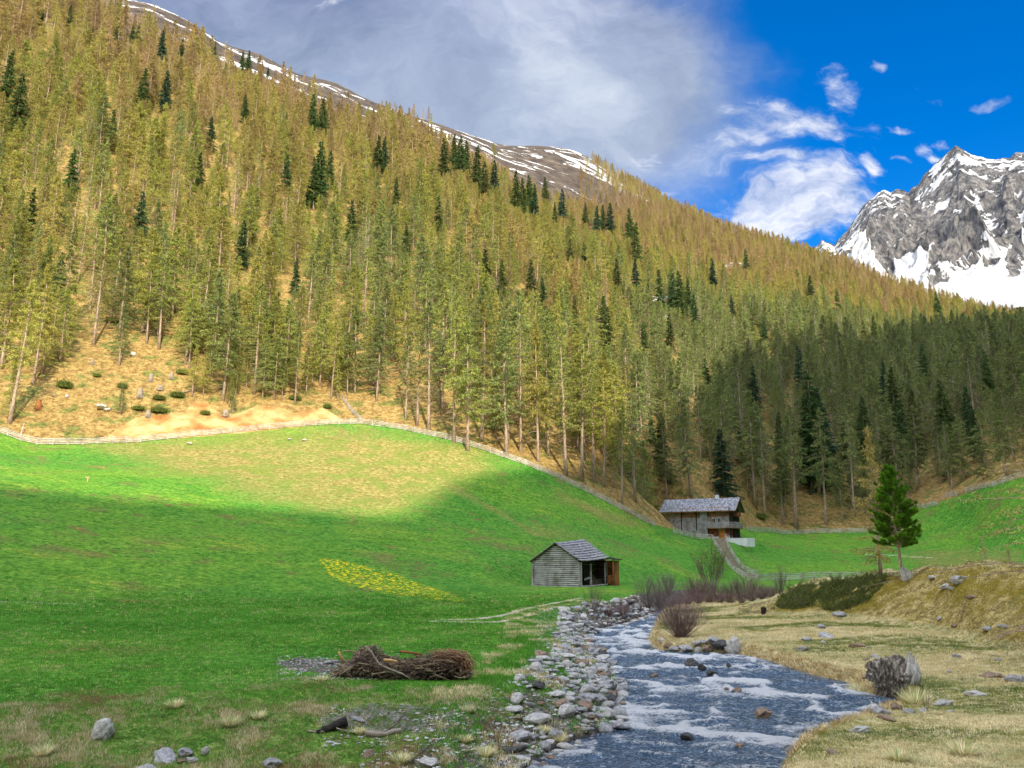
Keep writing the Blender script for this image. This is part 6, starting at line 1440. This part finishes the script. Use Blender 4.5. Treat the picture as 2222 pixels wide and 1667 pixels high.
# sparse larches close by
def near_larch(P, h, label, rotz, seed, **kw):
    tr, cr = larch(seed, h=h, **kw); o = thing('larch_tree', label, 'tree', P, rotz); link('trunk', tr, o); c = link('crown', cr, o); c['tint'] = .55; return o
P = hit(1912, 1252); near_larch(P, 290*k_(P), 'thin grey half-bare larch standing just left of the green pine', 1.0, 51, cs=.10, maxL=2.3, nb=90, kb=80, bl=.2, bw=.028, r0=.10, stubs=14, droop=.2)
d = ray(2318, 1200); th = atan2(d[0], d[1]); P = Vector((40*sin(th), 40*cos(th), float(H(40*sin(th), 40*cos(th))[0]))); near_larch(P, 10.5, 'dark larch whose bare branches reach in from the right edge', .6, 52, cs=.08, maxL=8.0, nb=70, kb=90, bl=.2, bw=.02, r0=.3, droop=.35, stubs=16)
for u, v, hp, lab, r in [(2138,1222,76,'faint young larch standing on the pasture beyond the knoll',105),(2192,1224,62,'second faint young larch right of the first beyond the knoll',102)]:
    d = ray(u, v); th = atan2(d[0], d[1]); x, y = r*sin(th), r*cos(th); P = Vector((x, y, float(H(x, y)[0]))); near_larch(P, hp/FPX*r*1.25, lab, 0, u, cs=.15, maxL=1.2, nb=60, kb=22, bl=.12, bw=.02, r0=.06, stubs=4)

# ------------------------------------------------------------------ grass, built blade by blade
M['grass'] = mat('grass_blades', lambda t: principled(t, t.new('ShaderNodeAttribute', attribute_type='GEOMETRY', attribute_name='gc').outputs['Color'], 0.7, spec=0.2, transl=0.3))
def grass(name, label, N, sampler, col, hgt, wid, tuft=7, lean=0.5, seed=1, spread=.05, cat='grass'):
    rs = np.random.default_rng(seed); x, y = sampler(N, rs); z = np.concatenate([H(x[i:i+60000], y[i:i+60000]) for i in range(0, len(x), 60000)])
    c, a = col(x, y, rs); hh = hgt(x, y, rs)*a; k = hh > 0.01; x, y, z, c, hh = x[k], y[k], z[k], c[k], hh[k]; n = len(x)
    X = np.repeat(x, tuft)+rs.normal(size=n*tuft)*spread*np.repeat(hh/.12, tuft); Y = np.repeat(y, tuft)+rs.normal(size=n*tuft)*spread*np.repeat(hh/.12, tuft); Z = np.repeat(z, tuft)-.01; h2 = np.repeat(hh, tuft)*rs.uniform(.5, 1.2, n*tuft)
    C = np.stack([X, Y, Z], 1); an = rs.uniform(0, 2*pi, n*tuft); D = np.stack([np.cos(an)*lean*rs.uniform(.2, 1.3, n*tuft), np.sin(an)*lean*rs.uniform(.2, 1.3, n*tuft), np.ones(n*tuft)], 1); D *= (h2/np.linalg.norm(D, axis=1))[:, None]
    an2 = rs.normal(size=n*tuft)*.7; W = np.stack([np.cos(an2), np.sin(an2), np.zeros(n*tuft)], 1)*(wid*h2)[:, None]
    V, T = blades(C, D, W, rs); cc = np.repeat(c, tuft, axis=0)*rs.uniform(.62, 1.35, (n*tuft, 1)); cc = np.repeat(cc, 3, axis=0); A = np.concatenate([cc, np.ones((len(cc), 1))], 1)
    link(name, mk_mesh(name, V, [T], [M['grass']], attrs={'gc': A}), kind='stuff', label=label, category=cat)
def polar_sampler(r0, r1, t0, t1, p=0.0):
    def f(N, rs):
        u = rs.uniform(0, 1, N); e = 2-p; r = (r0**e+(r1**e-r0**e)*u)**(1/e); th = rs.uniform(t0, t1, N); return r*np.sin(th), r*np.cos(th)
    return f
def lerpc(a, b, t): return np.array(a)[None]*(1-t[:, None])+np.array(b)[None]*t[:, None]
def side(x, y): return seg_dist(x, y, LP), seg_dist(x, y, RP), inside(x, y, RIVER)
GR1, GR2, STR, STR2, OLV, BRN = (0.06, 0.24, 0.02), (0.19, 0.46, 0.06), (0.92, 0.80, 0.52), (0.68, 0.56, 0.29), (0.28, 0.31, 0.07), (0.32, 0.21, 0.10)
def c_meadow(x, y, rs):
    dl, dr, ins = side(x, y); r = np.hypot(x, y); n = fbm(x/2.5, y/2.5, 501, 4); c = lerpc(GR1, GR2, np.clip(.5+.8*n+.25*rs.normal(size=len(x)), 0, 1)); dry = (rs.uniform(size=len(x)) < .06+.25*ss(n, .3, .6)); c[dry] = STR2
    wl = 2.7-1.1*ss(r, 30, 50); ok = (dl < dr) & ~ins & (r > 23.6) & (dl > wl*.9+.4*fbm(x/.8, y/.8, 503, 2))
    u, v = proj(x, y, H(x, y)); patch = pxpoly(u, v, [(595,1440),(640,1428),(740,1432),(900,1450),(980,1472),(860,1478),(760,1464),(650,1460)], 5); ok &= (patch < .5) | (rs.uniform(size=len(x)) < .12)
    ok &= rs.uniform(size=len(x)) > ss(r, 45, 80)
    tk = np.minimum(seg_dist(x, y, TR1), seg_dist(x, y, TR2)); ok &= tk > .3
    return c, ok.astype(float)
TR1 = np.array([[*hit(*p)[:2]] for p in [(1262,1298),(1240,1303),(1185,1313),(1130,1325),(1085,1337),(1040,1343),(960,1345)]]); TR2 = np.array([[*hit(*p)[:2]] for p in [(1262,1304),(1210,1318),(1150,1335),(1110,1345),(1075,1350),(1010,1350),(940,1348)]])
grass('meadow_grass', 'short bright green meadow grass left of the stream', 120000, polar_sampler(23, 80, -.62, .20, 1.3), c_meadow, lambda x, y, rs: (.045+.035*rs.uniform(size=len(x)))*(1+np.clip((np.hypot(x, y)-30)/50, 0, 1)*1.3), .13, 6, .6, 1, .07)
def c_rough(x, y, rs):
    dl, dr, ins = side(x, y); r = np.hypot(x, y); n = fbm(x/.9, y/.9, 511, 3); n2 = fbm(x/2.2, y/2.2, 513, 3); t = rs.uniform(size=len(x)); c = np.tile(np.array(GR2)*.85, (len(x), 1))
    m = n+.45*(t-.5); m = n*.55+.75*(t-.5); c[m > -.05] = OLV; c[m > .12] = np.array(STR2)*.75; c[m > .27] = np.array(STR)*.75; t2 = rs.uniform(size=len(x)); c[(n2-.4*(t2-.5) < -.27)] = BRN; c[(m < -.28)] = GR1
    ok = (dl < dr) & ~ins & (r < 26.5); u, v = proj(x, y, H(x, y)); patch = pxpoly(u, v, [(690,1590),(700,1545),(800,1520),(960,1525),(1060,1560),(1010,1600),(850,1600)], 12); ok &= (rs.uniform(size=len(x)) > patch*.8)
    ok &= (rs.uniform(size=len(x)) < ss(dl, .4, 2.6)*.9+.1); return c, ok.astype(float)
grass('bank_grass', 'rough tussocky green and straw grass on the near left bank', 62000, polar_sampler(14, 26.5, -.64, .12, .6), c_rough, lambda x, y, rs: (.045+.075*np.clip(fbm(x/.9, y/.9, 511, 3)+.35, 0, 1)+.02*rs.uniform(size=len(x)))*(1-.35*ss(np.hypot(x, y), 23.5, 26)), .075, 9, .75, 2, .05)
def c_bank(x, y, rs):
    dl, dr, ins = side(x, y); n = fbm(x/1.1, y/1.1, 521, 3); c = lerpc(GR1, GR2, rs.uniform(size=len(x))); t_ = n+.5*(rs.uniform(size=len(x))-.5); c[t_ > .14] = STR2; c[t_ > .36] = STR; ok = (dl < dr) & ~ins & (dl < 4.4+.8*n) & (np.abs(n) > .07) & (rs.uniform(size=len(x)) < .30+.6*ss(dl, .6, 2.4)); return c, ok.astype(float)
grass('riprap_grass', 'tufts of green and straw grass growing between the bank stones', 48000, polar_sampler(18, 66, -.09, .24, 1.0), c_bank, lambda x, y, rs: .07+.10*rs.uniform(size=len(x)), .07, 9, .8, 3, .05)
def c_straw(x, y, rs):
    dl, dr, ins = side(x, y); r = np.hypot(x, y); n = fbm(x/1.6, y/1.6, 531, 4); n3 = fbm(x/5, y/2.5, 533, 3); t = rs.uniform(size=len(x)); c = lerpc(STR2, STR, np.clip(.5+n+.3*(t-.5), 0, 1)); g = (n3+.35*(t-.5)) > .10; c[g] = OLV; c[(n3 > .28) & (t < .6)] = (.10, .17, .035)
    th = np.arctan2(x, y); kf = np.interp(th, _kt[:, 0], _kt[:, 1]); kc = np.interp(th, _kt[:, 0], _kt[:, 2]); kn = (r > kf) & (th > _kt[0, 0]); c[kn & (n > .05)] = (.30, .24, .05); c[kn & (n < -.2)] = (.19, .13, .06); e = dr < .5; c[e & (t < .5)] = (.42, .27, .09)
    u, v = proj(x, y, H(x, y)); jp = pxpoly(u, v, [(1683,1322),(1688,1300),(1718,1279),(1785,1266),(1900,1256),(1930,1262),(1880,1310),(1812,1330),(1725,1326)], 3)
    ok = (dr < dl) & ~ins & (r < 92) & ~(kn & (r > kc+4)) & (jp < .5); return c, ok.astype(float)
grass('straw_grass', 'straw-coloured winter grass covering the right bank', 105000, polar_sampler(13, 90, .10, .64, 1.15), c_straw, lambda x, y, rs: (.05+.05*rs.uniform(size=len(x))+.04*np.clip(fbm(x/1.6, y/1.6, 531, 4), 0, 1))*(1+np.clip((np.hypot(x, y)-25)/60, 0, 1)*.9), .075, 8, 1.1, 4, .08)
def c_edge(x, y, rs):
    dl, dr, ins = side(x, y); t = rs.uniform(size=len(x)); c = lerpc(STR2, STR, t); c[t < .3] = (.40, .24, .07); r = np.hypot(x, y); return c, (~ins & (dr < .30) & (dr < dl) & (r > 22)).astype(float)
grass('brink_grass', 'long straw tussocks hanging over the right water edge', 90000, polar_sampler(20, 75, .10, .42, 1.0), c_edge, lambda x, y, rs: .16+.10*rs.uniform(size=len(x)), .05, 12, 1.5, 5, .05)
# tussocks that stand out
def tussock(u, v, wpx, label, c0=STR, seed=0, hf=.8):
    P = hit(u, v); k = k_(P); w = wpx*k; rs = np.random.default_rng(seed); n = 420; an = rs.uniform(0, 2*pi, n); rad = rs.uniform(0, .16, n)*w; C = np.stack([np.cos(an)*rad, np.sin(an)*rad, np.full(n, -.02)], 1); l = rs.uniform(.35, 1.2, n); D = np.stack([np.cos(an)*l, np.sin(an)*l, rs.uniform(.5, 1.2, n)], 1); D *= (w*.55*rs.uniform(.6, 1.1, n)/np.linalg.norm(D, axis=1))[:, None]; D[:, 2] *= hf
    W = np.stack([-np.sin(an), np.cos(an), np.zeros(n)], 1)*.008; V, T = blades(C, D, W, rs); cc = np.repeat(np.array(c0)[None]*rs.uniform(.5, 1.4, (n, 1)), 3, axis=0); g = np.repeat(rs.uniform(size=n) < .2, 3); cc[g] = GR2
    o = thing('grass_tussock', label, 'tussock', P, 0, 'grass tussocks', 1, mk_mesh('tussock', V, [T], [M['grass']], attrs={'gc': np.concatenate([cc, np.ones((len(cc), 1))], 1)}))
for i, q in enumerate([(780,1592,40,'spiky straw tussock between the charred log and the driftwood'),(870,1655,64,'wide straw tussock at the bottom edge left of the pale wedge stone'),(1055,1640,60,'straw tussock nearest the water at the bottom edge'),(500,1575,56,'brownish tussock right of the rounded boulder'),(380,1535,48,'straw tussock high on the near bank at left'),(560,1560,50,'straw tussock left of the debris patch'),(90,1640,60,'brown tussock in the lower left corner'),(1010,1610,44,'small straw tussock right of the debris patch'),(1215,1610,50,'mossy tussock on the tip of the near left bank'),(1180,1590,44,'straw tussock among the lowest riprap stones'),(1015,1545,40,'small tussock below the right end of the branch pile'),(1985,1528,90,'large straw mop of grass right of the root stump'),(1860,1505,60,'overhanging tussock just left of the root stump'),(700,1478,36,'pale tussock in front of the dark gravel patch'),(1280,1440,34,'green tussock on the stones beside the water'),(2090,1640,80,'long pale tussock in the near right corner'),(1950,1650,60,'pale tussock at the bottom edge right of the stream')]): tussock(*q, seed=i)
